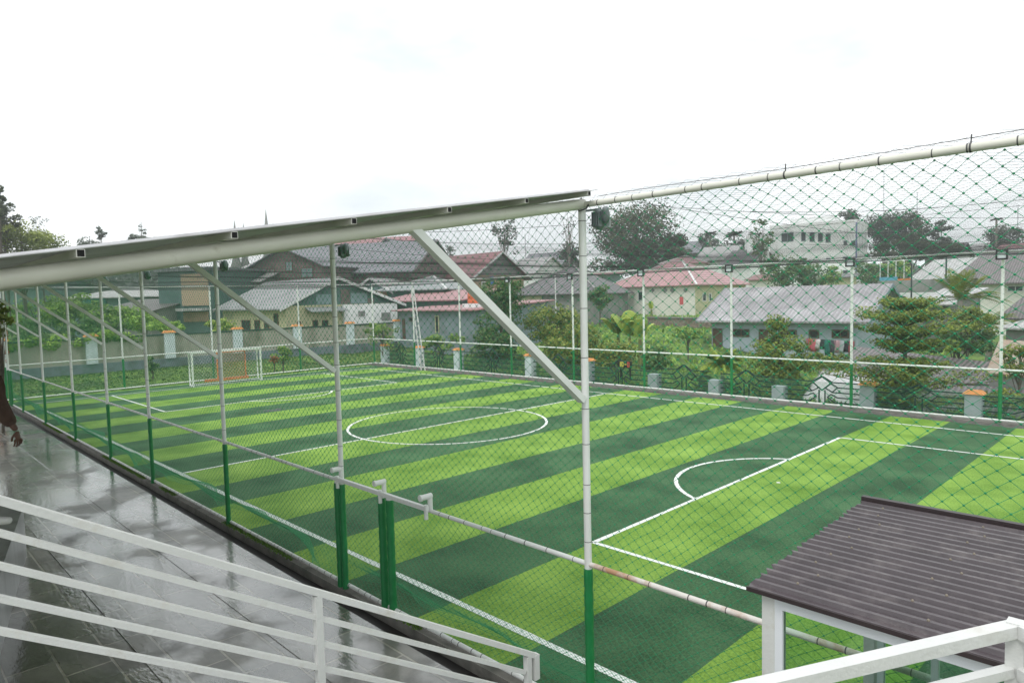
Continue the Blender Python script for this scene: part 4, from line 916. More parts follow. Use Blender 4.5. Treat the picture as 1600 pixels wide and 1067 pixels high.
for q in ((488, 500, 497, 516), (503, 500, 513, 516), (464, 502, 470, 514)): h.feat('window', *q, frame='timber')
for q in ((378, 500, 392, 516), (398, 500, 407, 516), (413, 500, 421, 514), (428, 490, 436, 516)): h.feat('window', *q, frame='timber', which='L')
mb = MB(); 
for (x_, y_, s_) in ((565, 490, .34), (603, 494, .5)):
    p = CAM+ray(x_, y_)*(((o+n*.4-CAM)@n)/(ray(x_, y_)@n)); mb = MB().obox(p-u*s_-np.array([0, 0, s_*.7]), u*2*s_, n*.04, (0, 0, s_*1.4)); mb.build('vent', 'w_grey', h.t)
# --- blue grey house with low pink roof
a_ = P(622, 484, 62); b_ = P(741, 485, 55)
h = House('house', 'low slate blue house with two tier pink roof, orange tank at its right end', xy(a_), xy(b_), 9, .3, float(a_[2]+b_[2])/2-.05, 'w_slate')
h.shed(.55, 'r_pink', oh=.5); h.feat('window', 680, 493, 687, 520, frame='w_yellow'); h.feat('door', 629, 498, 634, 530, 'timber', 'timber'); h.feat('window', 640, 496, 647, 502, frame='timber')
hu = House('house', 'pink roofed upper wing behind the slate blue house', xy(P(600, 474, 68)), xy(P(722, 474, 64)), 7, 2, float(P(660, 470, 66)[2]), 'w_teal'); hu.shed(.9, 'r_pink', oh=.5)
tk = thing('water_tank', 'round orange water tank at the right end of the low pink roof', 'water tank', P(743, 474, 58)); c_ = P(743, 475, 58); tk['_o'] = [float(x) for x in c_]
mb = MB(); mb.lathe(c_, [(0, 0), (.62, 0), (.68, .05), (.68, .35), (.65, .38), (.68, .41), (.68, .75), (.65, .78), (.66, .81), (.62, 1.0), (.3, 1.22), (.28, 1.3), (0, 1.32)], 18); mb.build('tank', 'tank_orange', tk)
mb = MB(); mb.box((c_[0]-.8, c_[1]-.8, 0), (c_[0]+.8, c_[1]+.8, c_[2])); mb.build('tank_stand', 'w_white', tk)
# --- metal roof, brown eaves
h = House('house', 'house with a shiny ribbed metal hip roof above the low pink roof', xy(P(605, 457, 74)), xy(P(692, 457, 72)), 10, 2, float(P(650, 452, 73)[2]), 'w_teal'); h.hip(1.5, 'r_metal', oh=.8, trim='trim_white')
h = House('house', 'small brown gabled house with pale blue gable behind the green gabled house', xy(P(556, 462, 76)), xy(P(612, 462, 74)), 9, 2, float(P(585, 454, 75)[2]), 'w_brick'); h.gable(1.35, 'r_light', False, oh=.6, ohe=.6, wall='w_tealpale', trim='trim_white')
# --- red roofed brick house
a_ = P(738, 436, 84); b0_ = onY(668, 437, float(a_[1]))
h = House('house', 'orange brick house with a red roof and grey gable left of the dark hip roof', xy(b0_), xy(a_), 9, 2.5, float(P(738, 430, 84)[2]), 'w_brick'); h.gable(2.9, 'r_red', True, oh=1.0, ohe=.9, wall='w_grey', trim='trim_white'); h.feat('window', 703, 438, 711, 452); h.feat('window', 718, 438, 724, 450); h.feat('window', 752, 440, 758, 450, which='R')
u = h.u
tag(recentre(MB().obox(P(766, 446, 82), u*.5, (.1, .05, 0), (0, 0, 1.1)).build('garment', 'blue_cloth')), 'blue garment hanging on the wall of the orange brick house', 'garment')
# --- dark hip roof
h = House('house', 'cream and grey house under a dark grey hip roof beside the thick near post', xy(P(803, 460, 74)), xy(P(930, 462, 70)), 12, 1.5, float(P(860, 459, 72)[2]), 'w_grey'); h.hip(3.1, 'r_dark', oh=.6, inset=4.5, trim='w_grey')
o, u, n = h.face('F'); MB().obox((h.wl[0]+n[0]*.02-u[0]*.1, h.wl[1]+n[1]*.02-u[1]*.1, 0), u*3.4, n*.1, (0, 0, h.zt-.02)).build('cream_wall', 'w_yellow', h.t); h.feat('window', 832, 468, 842, 474, frame='w_grey'); h.feat('window', 811, 468, 819, 476, frame='timber')
h = House('house', 'pale blue cottage under a thin pink roof right of the thick near post', xy(P(918, 436, 96)), xy(P(942, 436, 95)), 8, 2, float(P(930, 430, 95)[2]), 'w_tealpale'); h.shed(.5, 'r_pink', oh=1.4); h.feat('window', 921, 436, 926, 446)
# --- large timber houses at the left
h = House('house', 'big dark timber house with wide blue grey roof behind the green gabled house', xy(P(408, 444, 84)), xy(P(640, 440, 78)), 13, 2, float(P(600, 421, 79)[2]), 'w_brown'); h.gable(3.6, 'r_bluegrey', True, oh=.8, ohe=.8, wall='w_brown', trim='w_grey')
h.feat('window', 549, 424, 570, 436, frame='timber')
hq = House('house', 'dark timber gabled wing with pale panels left of the wide blue grey roof', xy(P(392, 446, 79)), xy(P(506, 444, 75)), 8, 2, float(P(450, 417, 77)[2]), 'w_brown'); hq.gable(2.1, 'r_bluegrey', False, oh=.5, ohe=.6, wall='w_brown'); hq.feat('window', 446, 408, 458, 424, 'w_tealpale', 'timber'); hq.feat('window', 470, 418, 490, 434, 'w_tealpale', 'timber'); hq.feat('window', 415, 420, 430, 434, 'w_grey', 'timber')
h = House('house', 'tall house with a red and cream gabled roof rising behind the blue grey roof', xy(P(470, 420, 98)), xy(P(628, 420, 94)), 10, 3, float(P(600, 401, 95)[2]), 'w_grey'); h.gable(3.0, 'r_pink', True, oh=.6, ohe=.6, wall='w_grey')
hg = House('house', 'grey gabled upper room at the right end of the tall red roof', xy(P(578, 424, 91)), xy(P(634, 424, 90)), 6, 3, float(P(606, 398, 90)[2]), 'w_grey'); hg.gable(2.1, 'r_bluegrey', False, oh=.5, ohe=.4, wall='w_tealpale', trim='w_grey'); hg.feat('window', 608, 402, 616, 412, frame='timber')
h = House('house', 'dark teal two storey house with a woven tan upper screen at the left', xy(P(251, 510, 72)), xy(P(330, 508, 70)), 10, 1.0, float(P(290, 424, 71)[2]), 'w_teal', cat='house'); h.flat('r_bluegrey', .35, .3)
o, u, n = h.face('F')
def onf(px, py, e=0): return CAM+ray(px, py)*(((o+n*e-CAM)@n)/(ray(px, py)@n))
a = onf(286, 478, .05); b = onf(325, 427, .05); MB().obox(a, u*float((b-a)@u), n*.12, (0, 0, b[2]-a[2])).build('screen', 'w_tan', h.t)
a = onf(288, 503, .05); b = onf(326, 487, .05); MB().obox(a, u*float((b-a)@u), n*.10, (0, 0, b[2]-a[2])).build('ground_floor_wall', 'w_brick', h.t)
a = onf(286, 486, .05); b = onf(327, 481, .05); MB().obox(a, u*float((b-a)@u), n*1.0, (0, 0, b[2]-a[2])).build('awning', 'r_light', h.t)
h.feat('window', 299, 489, 314, 500, frame='timber')
h = House('house', 'grey walled house between the tan screen and the green gabled house', xy(P(334, 500, 80)), xy(P(410, 497, 76)), 9, 1, float(P(370, 440, 78)[2]), 'w_grey'); h.shed(3.4, 'r_light', oh=.6); h.feat('window', 345, 448, 353, 468, 'w_yellow', 'timber')
# pavilion with pale roof and teal tarpaulin
pv = House('pavilion', 'low open pavilion with a pale hip roof above the light green garden', xy(P(108, 478, 82)), xy(P(228, 474, 80)), 8, 1, float(P(170, 464, 81)[2]), 'w_teal', cat='pavilion'); pv.hip(1.1, 'r_light', oh=.6)
o, u, n = pv.face('F'); a = onf(118, 476, .05); b = onf(166, 465, .05); MB().obox(a, u*float((b-a)@u), n*.1, (0, 0, b[2]-a[2])).build('tarpaulin', 'tarp_teal', pv.t)
h = House('house', 'shed with a grey pink roof right behind the light garden bushes', xy(P(150, 492, 70)), xy(P(236, 488, 68)), 6, 1, float(P(190, 487, 69)[2]), 'w_grey'); h.shed(1.1, 'r_brown', oh=.5)
h = House('house', 'teal walled house with pale eaves at the far left behind the trees', xy(P(2, 462, 92)), xy(P(62, 460, 90)), 8, 3, float(P(30, 446, 91)[2]), 'w_teal'); h.gable(1.5, 'r_light', True, oh=.6); h.feat('window', 10, 450, 16, 455); h.feat('window', 19, 450, 25, 455)
# --- white multi storey building
a_ = P(1203, 432, 122); b_ = P(1338, 430, 114)
h = House('building', 'white flat roofed three storey building with a stair tower, behind leafy trees', xy(a_), xy(b_), 12, 3, float(P(1270, 353, 118)[2]), 'w_white', cat='building'); h.flat('w_white', .5)
ht = h.wallo; o, u, n = h.face('F'); a = onf(1235, 352, -1.5); b = onf(1304, 337, -1.5); MB().obox(a-n*5+np.array([0, 0, -.3]), u*float((b-a)@u), n*5, (0, 0, b[2]-a[2]+.3)).build('stair_tower', 'w_white', h.t)
for q in ((1221, 364, 1240, 378), (1252, 363, 1259, 377), (1265, 363, 1273, 378), (1278, 364, 1286, 378), (1290, 365, 1298, 379), (1318, 376, 1324, 383), (1330, 376, 1337, 384), (1317, 401, 1325, 408), (1317, 422, 1325, 430), (1253, 403, 1260, 410), (1291, 403, 1297, 409)): h.feat('window', *q, frame='w_tealpale')
mb = MB(); a = onf(1336.5, 432); mb.obox(a, u*.25, n*.1, (0, 0, h.zt-a[2])); mb.build('downpipe', pal('pipe_blue', (.16, .18, .33)), h.t)
h = House('building', 'lower white wing left of the white three storey building', xy(P(1168, 438, 120)), xy(P(1202, 437, 119)), 9, 3, float(P(1185, 372, 119)[2]), 'w_white', cat='building'); h.flat('w_white', .4); h.feat('window', 1175, 420, 1182, 428)
h = House('house', 'small house with a rusty brown roof below the white building', xy(P(1170, 445, 100)), xy(P(1212, 444, 98)), 6, 2, float(P(1190, 437, 99)[2]), 'w_cream'); h.shed(.7, 'r_red', oh=.6)
h = House('house', 'low yellow house between leafy trees below the white building', xy(P(1282, 446, 92)), xy(P(1330, 446, 90)), 6, 2, float(P(1305, 434, 91)[2]), 'w_yellow'); h.shed(.5, 'r_dark', oh=.5)
# --- houses at the right
h = House('house', 'long house with a big steep grey corrugated roof at the right edge', xy(P(1498, 458, 66)), xy(P(1660, 456, 58)), 11, 1.2, float(P(1560, 437, 62)[2]), 'w_cream'); h.gable(2.9, 'r_brown', True, oh=.8, ohe=.8); h.feat('window', 1574, 446, 1600, 456)
h = House('house', 'pale grey roofed house behind the tall coconut palm', xy(P(1428, 452, 92)), xy(P(1500, 450, 86)), 9, 2, float(P(1465, 434, 89)[2]), 'w_cream'); h.gable(2.4, 'r_light', True, oh=.6, ohe=.6)
h = House('shed', 'small shed with a pale corrugated roof left of the coconut palm', xy(P(1430, 488, 52)), xy(P(1484, 488, 50)), 5, .6, float(P(1455, 476, 51)[2]), 'w_grey', cat='shed'); h.shed(1.0, 'r_light', oh=.4)
h = House('house', 'grey roofed house at the right edge below the big steep roof', xy(P(1580, 492, 46)), xy(P(1690, 492, 42)), 7, .6, float(P(1600, 492, 44)[2]), 'w_cream'); h.gable(1.9, 'r_brown', True, oh=.7, ohe=.5)
h = House('shed', 'low shed roof with a blue edge at the right edge above the bushes', xy(P(1572, 522, 38)), xy(P(1680, 522, 35)), 5, .2, float(P(1600, 514, 37)[2]), 'w_grey', cat='shed'); h.shed(.6, 'r_light', oh=.4)
# playground structure and electricity poles
pg = thing('playground_frame', 'white pipe frame with a blue and orange panel beyond the blue house', 'play frame', P(1400, 444, 78)); 
mb = MB(); q = [P(1375, 446, 78), P(1425, 444, 76)]
for t_ in (0, .25, .5, .75, 1): c_ = q[0]+(q[1]-q[0])*t_; mb.bar(c_, c_+np.array([0, 0, 2.7]), .07, .07, up=(0, 1, 0))
mb.bar(q[0]+np.array([0, 0, 2.7]), q[1]+np.array([0, 0, 2.7]), .07, .07); mb.build('frame', 'trim_white', pg)
MB().obox(q[0]+np.array([0, -.1, .1]), (q[1]-q[0])*.56, (0, -.1, 0), (0, 0, .8)).build('panel', 'blue_board', pg); MB().obox(q[0]+(q[1]-q[0])*.57+np.array([0, -.1, .3]), (q[1]-q[0])*.43, (0, -.1, 0), (0, 0, .35)).build('panel', 'orange', pg)
w3 = MB().obox(P(1372, 458, 74), (P(1500, 457, 66)-P(1372, 458, 74))*np.array([1, 1, 0]), (.2, .3, 0), (0, 0, 1.3)); tag(recentre(w3.build('garden_wall', 'w_grey')), 'plain grey garden wall below the white play frame', 'wall')
for k, (px, py0, py1, dp, r_, lb) in enumerate(((1424, 412, 458, 60, .09, 'dark utility pole rising above the white van'), (1478, 400, 446, 70, .11, 'thick dark utility pole left of the coconut palm crown'), (868, 430, 462, 66, .07, 'thin pale pole before the dark hip roof'))):
    a = P(px, py1, dp); b = P(px, py0, dp); mb = MB(); mb.tube([(a[0], a[1], 0), (a[0], a[1], b[2])], [r_, r_*.7], 8); t_ = mb.build('utility_pole', 'dark_steel' if k < 2 else 'trim_white'); tag(recentre(t_), lb, 'pole')
# masts far away
M['mast'] = mat('mast', (.33, .34, .36), .6)
for px, y0, y1, dp, lb in ((1380, 400, 268, 320, 'faint tall lattice mast above the trees beside the white building'), (1432, 400, 302, 320, 'faint lattice mast right of the taller mast'), (1589, 400, 322, 300, 'faint thin mast at the right edge of the skyline'), (822, 428, 366, 330, 'faint mast between the eucalyptus and the thick near post')):
    a = P(px, y0, dp); b = P(px, y1, dp); mb = MB(); s_ = .35; hgt = b[2]
    for dx, dy in ((-s_, -s_), (s_, -s_), (0, s_)): mb.bar((a[0]+dx, a[1]+dy, 0), (a[0]+dx*.3, a[1]+dy*.3, hgt), .09, .09, up=(0, 1, 0))
    for q in range(14):
        z0_, z1_ = hgt*q/14, hgt*(q+1)/14; mb.bar((a[0]-s_*(1-.7*q/14), a[1], z0_), (a[0]+s_*(1-.7*q/14), a[1], z1_), .06, .06, up=(0, 1, 0))
    t_ = mb.build('mast', 'mast'); tag(recentre(t_), lb, 'mast')
for px, y0, dp, lb in ((366, 343, 150, 'leftmost dark pointed spire just above the canopy edge'), (380, 348, 152, 'small middle spire just above the canopy edge'), (415, 326, 148, 'tallest slender grey spire rising above the canopy edge')):
    b = P(px, y0, dp); mb = MB(); zt = b[2]; zg = 3.0
    mb.lathe((b[0], b[1], zg), [(1.1, 0), (1.1, (zt-zg)*.45), (1.3, (zt-zg)*.46), (.55, (zt-zg)*.62), (.45, (zt-zg)*.8), (.12, (zt-zg)*.95), (.0, zt-zg)], 10); tag(recentre(mb.build('spire', 'w_grey')), lb, 'spire')
# sheds just beyond the ornamental fence on the right
YS = 29.5
def slopeshed(label, A, Bp, Cp, Dp, matn='r_brown'):
    """free standing lean-to: roof quad through four measured corners (front left, front right, back right, back left)"""
    A, Bp, Cp, Dp = [np.array(q, float) for q in (A, Bp, Cp, Dp)]; t = thing('shed', label, 'shed', ((A+Cp)[0]/2, (A+Cp)[1]/2, -.4)); mb = MB(); dz = np.array([0, 0, .07])
    q = [A, Bp, Cp, Dp]; mb.add(q+[p-dz for p in q], [(0, 1, 2, 3), (7, 6, 5, 4), (0, 4, 5, 1), (1, 5, 6, 2), (2, 6, 7, 3), (3, 7, 4, 0)]); mb.build('roof', matn, t)
    mb = MB(); c = (A+Bp+Cp+Dp)/4; q2 = [c+(p-c)*.9 for p in q]; lo = [np.array([p[0], p[1], -1.0]) for p in q2]; up_ = [p-np.array([0, 0, .1]) for p in q2]
    mb.add(up_+lo, [(0, 1, 5, 4), (1, 2, 6, 5), (2, 3, 7, 6), (3, 0, 4, 7)]); mb.build('wall', 'w_grey', t); return t
slopeshed('long shed with a brown grey corrugated roof behind the tiered tree', onY(1318, 590, 31), onY(1545, 600, 31), onY(1552, 566, 35.5), onY(1335, 541, 35.5))
slopeshed('shed with a steep brown corrugated roof close behind the ornamental fence', onY(1400, 668, 24.6), onY(1700, 690, 24.6), onY(1680, 612, 28.5), onY(1450, 598, 28.5))
slopeshed('stack of rusty and white roofing sheets leaning by the right edge', onY(1540, 582, 29), onY(1640, 590, 29), onY(1640, 536, 30.8), onY(1562, 530, 30.8), 'sheet_rust')
# white tarpaulin draped over a heap
v = []; nx_, nz_ = 26, 12
ax_ = onY(1256, 640, 25.2); bx_ = onY(1352, 655, 25.2)
for i in range(nx_+1):
    for j in range(nz_+1):
        a = i/nx_; b = j/nz_; p = ax_+(bx_-ax_)*a; hgt = (.15+1.45*math.sin(min(1, b*1.0)*math.pi*.5))*(1-.42*a)*(min(1, (a+.02)*9))**.5
        v.append((p[0]+.08*math.sin(j*1.7+i*.6), 24.6+2.6*b+.06*math.sin(i*1.3+j), -.4+hgt+.05*math.sin(i*.9+j*1.3)+.03*math.sin(i*2.3)))
fs = [(i*(nz_+1)+j, (i+1)*(nz_+1)+j, (i+1)*(nz_+1)+j+1, i*(nz_+1)+j+1) for i in range(nx_) for j in range(nz_)]
M['tarp_white'] = mat('tarp_white', (.62, .62, .63), .5, .08, 2, bump=.5, bscale=6)
o = finish('tarpaulin', v, fs, 'tarp_white', sm=[True]*len(fs)); o.modifiers.new('t', 'SOLIDIFY').thickness = .03; tag(recentre(o), 'crumpled white tarpaulin over a heap behind the ornamental fence', 'tarpaulin')
# ------------------------------------------------------------------ van
vn = thing('van', 'white van parked beyond the right end of the blue house', 'van', xy(P(1424, 470, 80))+(float(P(1424, 471, 80)[2]),)); c_ = np.array(vn['_o']); ud = RT*np.array([1, 1, 0]); ud /= np.linalg.norm(ud); fd = np.cross([0, 0, 1], ud)
M['van_white'] = mat('van_white', (.7, .71, .72), .25, .03)
prof = [(-2.2, .3), (-2.25, .95), (-1.7, 1.15), (-1.1, 1.85), (2.1, 1.9), (2.25, 1.6), (2.25, .3)]
MB().prism(prof, c_-fd*.85, ud, (0, 0, 1), fd*1.7).build('body', 'van_white', vn)
MB().prism([(-1.62, 1.2), (-1.08, 1.75), (-.1, 1.78), (-.1, 1.2)], c_-fd*.87, ud, (0, 0, 1), fd*.02).build('window', 'pane', vn); MB().prism([(.05, 1.2), (.05, 1.78), (1.9, 1.78), (1.95, 1.2)], c_-fd*.87, ud, (0, 0, 1), fd*.02).build('window', 'pane', vn)
for x_ in (-1.4, 1.4):
    p = c_+ud*x_-fd*.9+np.array([0, 0, .33]); mb = MB(); mb.tube([p, p+fd*.25], .33, 16); mb.build('wheel', 'black', vn)
# ------------------------------------------------------------------ overhead power lines
pls = [(985, 322, 1640, 398, 62), (1040, 330, 1640, 344, 70), (1190, 340, 1640, 312, 58), (1330, 366, 1640, 350, 66), (560, 392, 930, 414, 72), (560, 366, 930, 352, 70), (600, 376, 930, 384, 76), (520, 408, 930, 428, 80), (930, 432, 1640, 384, 60), (930, 428, 1640, 380, 64), (1350, 385, 1640, 372, 75)]
for k, (xa, ya_, xb, yb_, dp) in enumerate(pls):
    a = P(xa, ya_, dp); b = P(xb, yb_, dp); a = a+(a-b)*(.04 if k < 3 else .35); b = b+(b-a)*.15; mb = MB(); pts = [a+(b-a)*t_-np.array([0, 0, 1])*(.8*4*t_*(1-t_))*.8+np.array([0, 0, .55]) for t_ in np.linspace(0, 1, 24)]; mb.tube(pts, .022 if k != 9 else .03, 5, cap=False)
    nm = ['highest', 'second', 'third', 'fourth'][k] if k < 4 else None
    lb = ['thin dark power line falling from the big dark tree to the right edge', 'thin nearly level power line across the sky right of the big dark tree', 'thin power line climbing to the right edge above the white building', 'thin power line crossing the trees right of the white building', 'lowest but one power line across the roofs left of the thick near post', 'highest power line in the sky left of the thick near post', 'second power line in the sky left of the thick near post', 'lowest power line across the roofs left of the thick near post', 'long cable just under the far fence top right of the thick near post', 'thicker cable just above the far fence top right of the thick near post', 'short power line over the palm at the right edge'][k]
    t_ = mb.build('power_line', 'net_dark'); tag(recentre(t_), lb, 'power line', 'power lines strung across the village')
# ================================================================== vegetation
_push = lambda px, py, dep, w_: dep if (px < 600 or dep > 60) else max(dep, dep*1.0 if P(px, py, dep)[1] > 24.9+w_*dep/F_PX*.3 else depth(onY(px, py, 24.9+w_*dep/F_PX*.3)))
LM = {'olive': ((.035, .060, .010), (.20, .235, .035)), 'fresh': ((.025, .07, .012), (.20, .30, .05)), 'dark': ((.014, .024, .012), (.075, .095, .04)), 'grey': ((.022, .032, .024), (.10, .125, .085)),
      'mid': ((.018, .05, .014), (.10, .17, .045)), 'bright': ((.05, .12, .015), (.26, .38, .06)), 'brown': ((.10, .045, .02), (.30, .13, .06)), 'cycas': ((.06, .12, .015), (.32, .38, .07))}
for k_, (a, b) in LM.items(): M['leaf_'+k_] = leaf_mat('leaf_'+k_, tuple(x*1.6 for x in a), tuple(x*1.65 for x in b))
def leafcloud(cs, rs, n, size, flat=.6, seed=0, asp=.55):
    """n leaf-shaped quads gathered in clumps: centres cs, radii rs (x, y, z)"""
    g = np.random.default_rng(seed); k = g.integers(0, len(cs), n) if not isinstance(n, np.ndarray) else n
    n = len(k); d = g.normal(size=(n, 3)); d /= np.linalg.norm(d, axis=1)[:, None]; rad = g.uniform(.35, 1.0, n)**.6
    p = cs[k]+d*rs[k]*rad[:, None]; nrm = d+g.normal(size=(n, 3))*.7; nrm[:, 2] += flat; nrm /= np.linalg.norm(nrm, axis=1)[:, None]
    t = np.cross(nrm, g.normal(size=(n, 3))); t /= np.linalg.norm(t, axis=1)[:, None]+1e-9; b = np.cross(nrm, t); s = size*g.uniform(.6, 1.4, n)[:, None]
    v = np.stack([p-t*s, p-b*s*asp, p+t*s, p+b*s*asp], 1).reshape(-1, 3); f = np.arange(n*4).reshape(-1, 4)
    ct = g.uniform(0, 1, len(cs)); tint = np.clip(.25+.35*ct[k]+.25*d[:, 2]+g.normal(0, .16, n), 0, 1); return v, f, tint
def tree(name, label, px, py, dep, wpx, hpx, leaf='mid', clumps=26, dens=1.0, leafpx=3.6, trunk='trunk', shape='round', cat='tree', base=None, group=None, cl=.30, tr=None, seed=None, depthf=.8):
    """a tree or bush: crown as wide and high as seen at (px, py), trunk and limbs down to the ground"""
    seed = seed if seed is not None else int(px*7+py*13); g = np.random.default_rng(seed); dep = _push(px, py, dep, wpx); c = P(px, py, dep); s = dep/F_PX; w_, h_ = wpx*s/2, hpx*s/2
    zb = float(gz(c[0], c[1])) if base is None else base; t = thing(name, label, cat, (c[0], c[1], zb), group)
    hd = np.array([RT[0], RT[1], 0]); hd /= np.linalg.norm(hd); fd_ = np.array([-hd[1], hd[0], 0]); cs = []
    for i in range(clumps):
        while True:
            q = g.uniform(-1, 1, 3)
            if shape == 'round' and (q@q) < 1 and (q@q) > .12: break
            if shape == 'cone' and abs(q[0])+0 < (1-q[2])/2*1.05 and abs(q[1]) < (1-q[2])/2*1.05: break
            if shape == 'dome' and q[2] > -.9 and q[0]**2+q[1]**2+max(q[2], 0)**2 < 1: break
            if shape == 'column' and q[0]**2+q[1]**2 < 1: break
            if shape == 'tiers':
                q[2] = np.round((q[2]+1)*2.0)/2.0-1+g.normal(0, .03); r_ = .35+.65*math.sin((1-q[2])/2*math.pi*.62+.35)
                if q[0]**2+q[1]**2 < r_**2: break
        cs.append(c+hd*q[0]*w_*(1-cl*.6)+fd_*q[1]*w_*depthf+np.array([0, 0, q[2]*h_*(1-cl*.5)]))
    cs = np.array(cs); fl = .22 if shape == 'tiers' else .75; rr = g.uniform(.6, 1.25, clumps)*cl*(1.3 if dens > .7 else 1)*min(w_, h_*1.4 if shape != 'tiers' else 9)
    rs = np.stack([rr*1.25, rr*1.25, rr*fl], 1); lf = leafpx*s*.62; n = int(dens*(7.5 if dens > .7 else 4)*wpx*hpx/(leafpx**2)); n = max(120, min(n, 26000))
    v, f, tn = leafcloud(cs, rs, n, lf, seed=seed, flat=.6 if shape != 'tiers' else 1.2); crown = raw('crown', v, f, 'leaf_'+leaf, t, tn)
    r0 = tr or max(.06, .03*h_+.035*w_); mb = MB(); top = c+np.array([0, 0, h_*.45]); n_ = 7; pts = []; rad = []
    for i in range(n_+1): a = i/n_; p = np.array([c[0], c[1], zb-.1])*(1-a)+top*a+np.array([g.normal(0, r0*.35), g.normal(0, r0*.35), 0])*(0 < i); pts.append(p); rad.append(r0*(1-.82*a))
    mb.tube(pts, rad, 8)
    for i in g.permutation(clumps)[:min(clumps, 14)]:
        e = cs[i]; a = g.uniform(.35, .85); b = pts[int(a*n_)]; 
        if e[2] < b[2]: b = pts[max(1, int(a*n_*.6))]
        m_ = (b+e)/2+np.array([0, 0, .12*np.linalg.norm(e-b)]); mb.tube([b, m_, e], [r0*.38, r0*.24, r0*.08], 6)
    mb.build('trunk', trunk, t); return t
def palm(label, px, py, dep, rpx, nf, leaf, base=None, cat='palm', droop=1.0, tr=.16, up=.6, name='palm_tree', wid=.32, stiff=False):
    """fronds with leaflets arching from one crown point"""
    g = np.random.default_rng(int(px+py)); dep = _push(px, py, dep, rpx); c = P(px, py, dep); Rr = rpx*dep/F_PX; zb = float(gz(c[0], c[1])) if base is None else base; t = thing(name, label, cat, (c[0], c[1], zb)); vs = []; fs = []; tn = []
    for k in range(nf):
        az = 2*math.pi*k/nf*1.618*2+g.uniform(-.2, .2); el = g.uniform(-.1, 1.0)*up+.25; ln = Rr*g.uniform(.8, 1.1); dh = np.array([math.cos(az), math.sin(az), 0]); pts = []
        for i in range(15): q = i/14; pts.append(c+dh*ln*q*math.cos(el)*(1-.1*q)+np.array([0, 0, ln*(q*math.sin(el)-.75*droop*q*q*(1.0-.3*el))]))
        sd__ = np.array([-dh[1], dh[0], 0]); tt = g.uniform(.2, .9)
        for i in range(1, 15):
            for s_ in (-1, 1):
                for h2_ in ((0, .33, .66) if wid >= .2 else (0, .5)):
                    p = pts[i-1]*(1-h2_)+pts[i]*h2_; ax = pts[i]-pts[i-1]; ax = ax/np.linalg.norm(ax); q = i/14; l2 = wid*ln*math.sin(math.pi*min(.97, q*.85+.12))
                    tip = p+sd__*s_*l2*.75+ax*l2*.45+np.array([0, 0, -.38*l2*droop+g.normal(0, .03*l2)]); wdt = ax*ln*(.0035 if wid < .2 else .012); o = len(vs); vs += [p-wdt, p+wdt, (p+tip)/2+wdt*1.3+np.array([0, 0, .05*l2]), tip, (p+tip)/2-wdt*.6]; fs.append((o, o+1, o+2, o+3)); fs.append((o, o+2, o+3, o+4)); tn += [np.clip(tt+g.normal(0, .15), 0, 1)]*2
        for i in range(14):
            a, b = pts[i], pts[i+1]; w2 = sd__*ln*.008*(1-i/16); o = len(vs); vs += [a-w2, a+w2, b+w2, b-w2]; fs.append((o, o+1, o+2, o+3)); tn.append(.8)
    raw('crown', np.array(vs), np.array(fs), 'leaf_'+leaf, t, tn); mb = MB()
    if c[2]-zb > .3: mb.tube([(c[0], c[1], zb-.1), (c[0]+.05, c[1], (zb+c[2])/2), tuple(c)], [tr*1.3, tr, tr*.8], 8); mb.build('trunk', 'trunk_pale', t)
    return t
def banana(label, px, py, dep, hpx, nl, seed):
    g = np.random.default_rng(seed); b = P(px, py, dep); zb = float(gz(b[0], b[1])); s = dep/F_PX; hh = hpx*s; t = thing('banana_plant', label, 'banana plant', (b[0], b[1], zb)); top = np.array([b[0], b[1], b[2]]); vs = []; fs = []; tn = []
    mb = MB(); mb.tube([(b[0], b[1], zb-.1), tuple(top)], [.17, .10], 8); mb.build('stem', 'leaf_stem', t)
    for k in range(nl):
        az = g.uniform(0, 6.28); el = g.uniform(.95, 1.5); ln = hh*g.uniform(.8, 1.3); dh = np.array([math.cos(az), math.sin(az), 0]); sd__ = np.array([-dh[1], dh[0], 0]); tt = g.uniform(.3, 1); prev = None
        for i in range(13):
            q = i/12; p = top+dh*ln*q*math.cos(el)+np.array([0, 0, ln*(q*math.sin(el)-.38*q*q*q)]); w2 = ln*.17*math.sin(math.pi*min(1, q*.9+.08))**.7*(q > .12)+.02; o = len(vs); vs += [p-sd__*w2-np.array([0, 0, w2*.35]), p, p+sd__*w2-np.array([0, 0, w2*.35])]
            if prev is not None and g.uniform() > .04: fs += [(prev, o, o+1, prev+1), (prev+1, o+1, o+2, prev+2)]; tn += [np.clip(tt+g.normal(0, .1), 0, 1)]*2
            prev = o
    raw('leaves', np.array(vs), np.array(fs), 'leaf_cycas' if seed % 2 else 'leaf_olive', t, tn); return t
M['leaf_stem'] = mat('leaf_stem', (.16, .17, .05), .7, .3, 4)
# skyline trees
tree('tree', 'huge dark spreading tree filling the skyline right of the thick near post', 992, 372, 118, 150, 122, 'dark', 70, 1.35, 3.2, cl=.26, shape='dome')
tree('tree', 'lower dark shoulder of foliage on the right of the huge dark tree', 1052, 385, 114, 46, 60, 'dark', 20, 1.2, 3.2)
tree('tree', 'tall airy eucalyptus left of the thick near post', 787, 368, 112, 50, 66, 'grey', 30, .62, 3.0, shape='column', cl=.26, trunk='trunk_pale')
tree('tree', 'bushy green tree behind the thick near post', 892, 395, 120, 44, 34, 'grey', 18, 1.0, 3.2)
tree('tree', 'thin almost bare tree left of the thick near post', 889, 352, 116, 30, 56, 'grey', 16, .12, 2.6, trunk='trunk_pale', cl=.2)
tree('tree', 'broad light topped tree cut by the left edge above the canopy', 34, 384, 64, 130, 84, 'olive', 52, 1.5, 3.4, cl=.24, shape='dome')
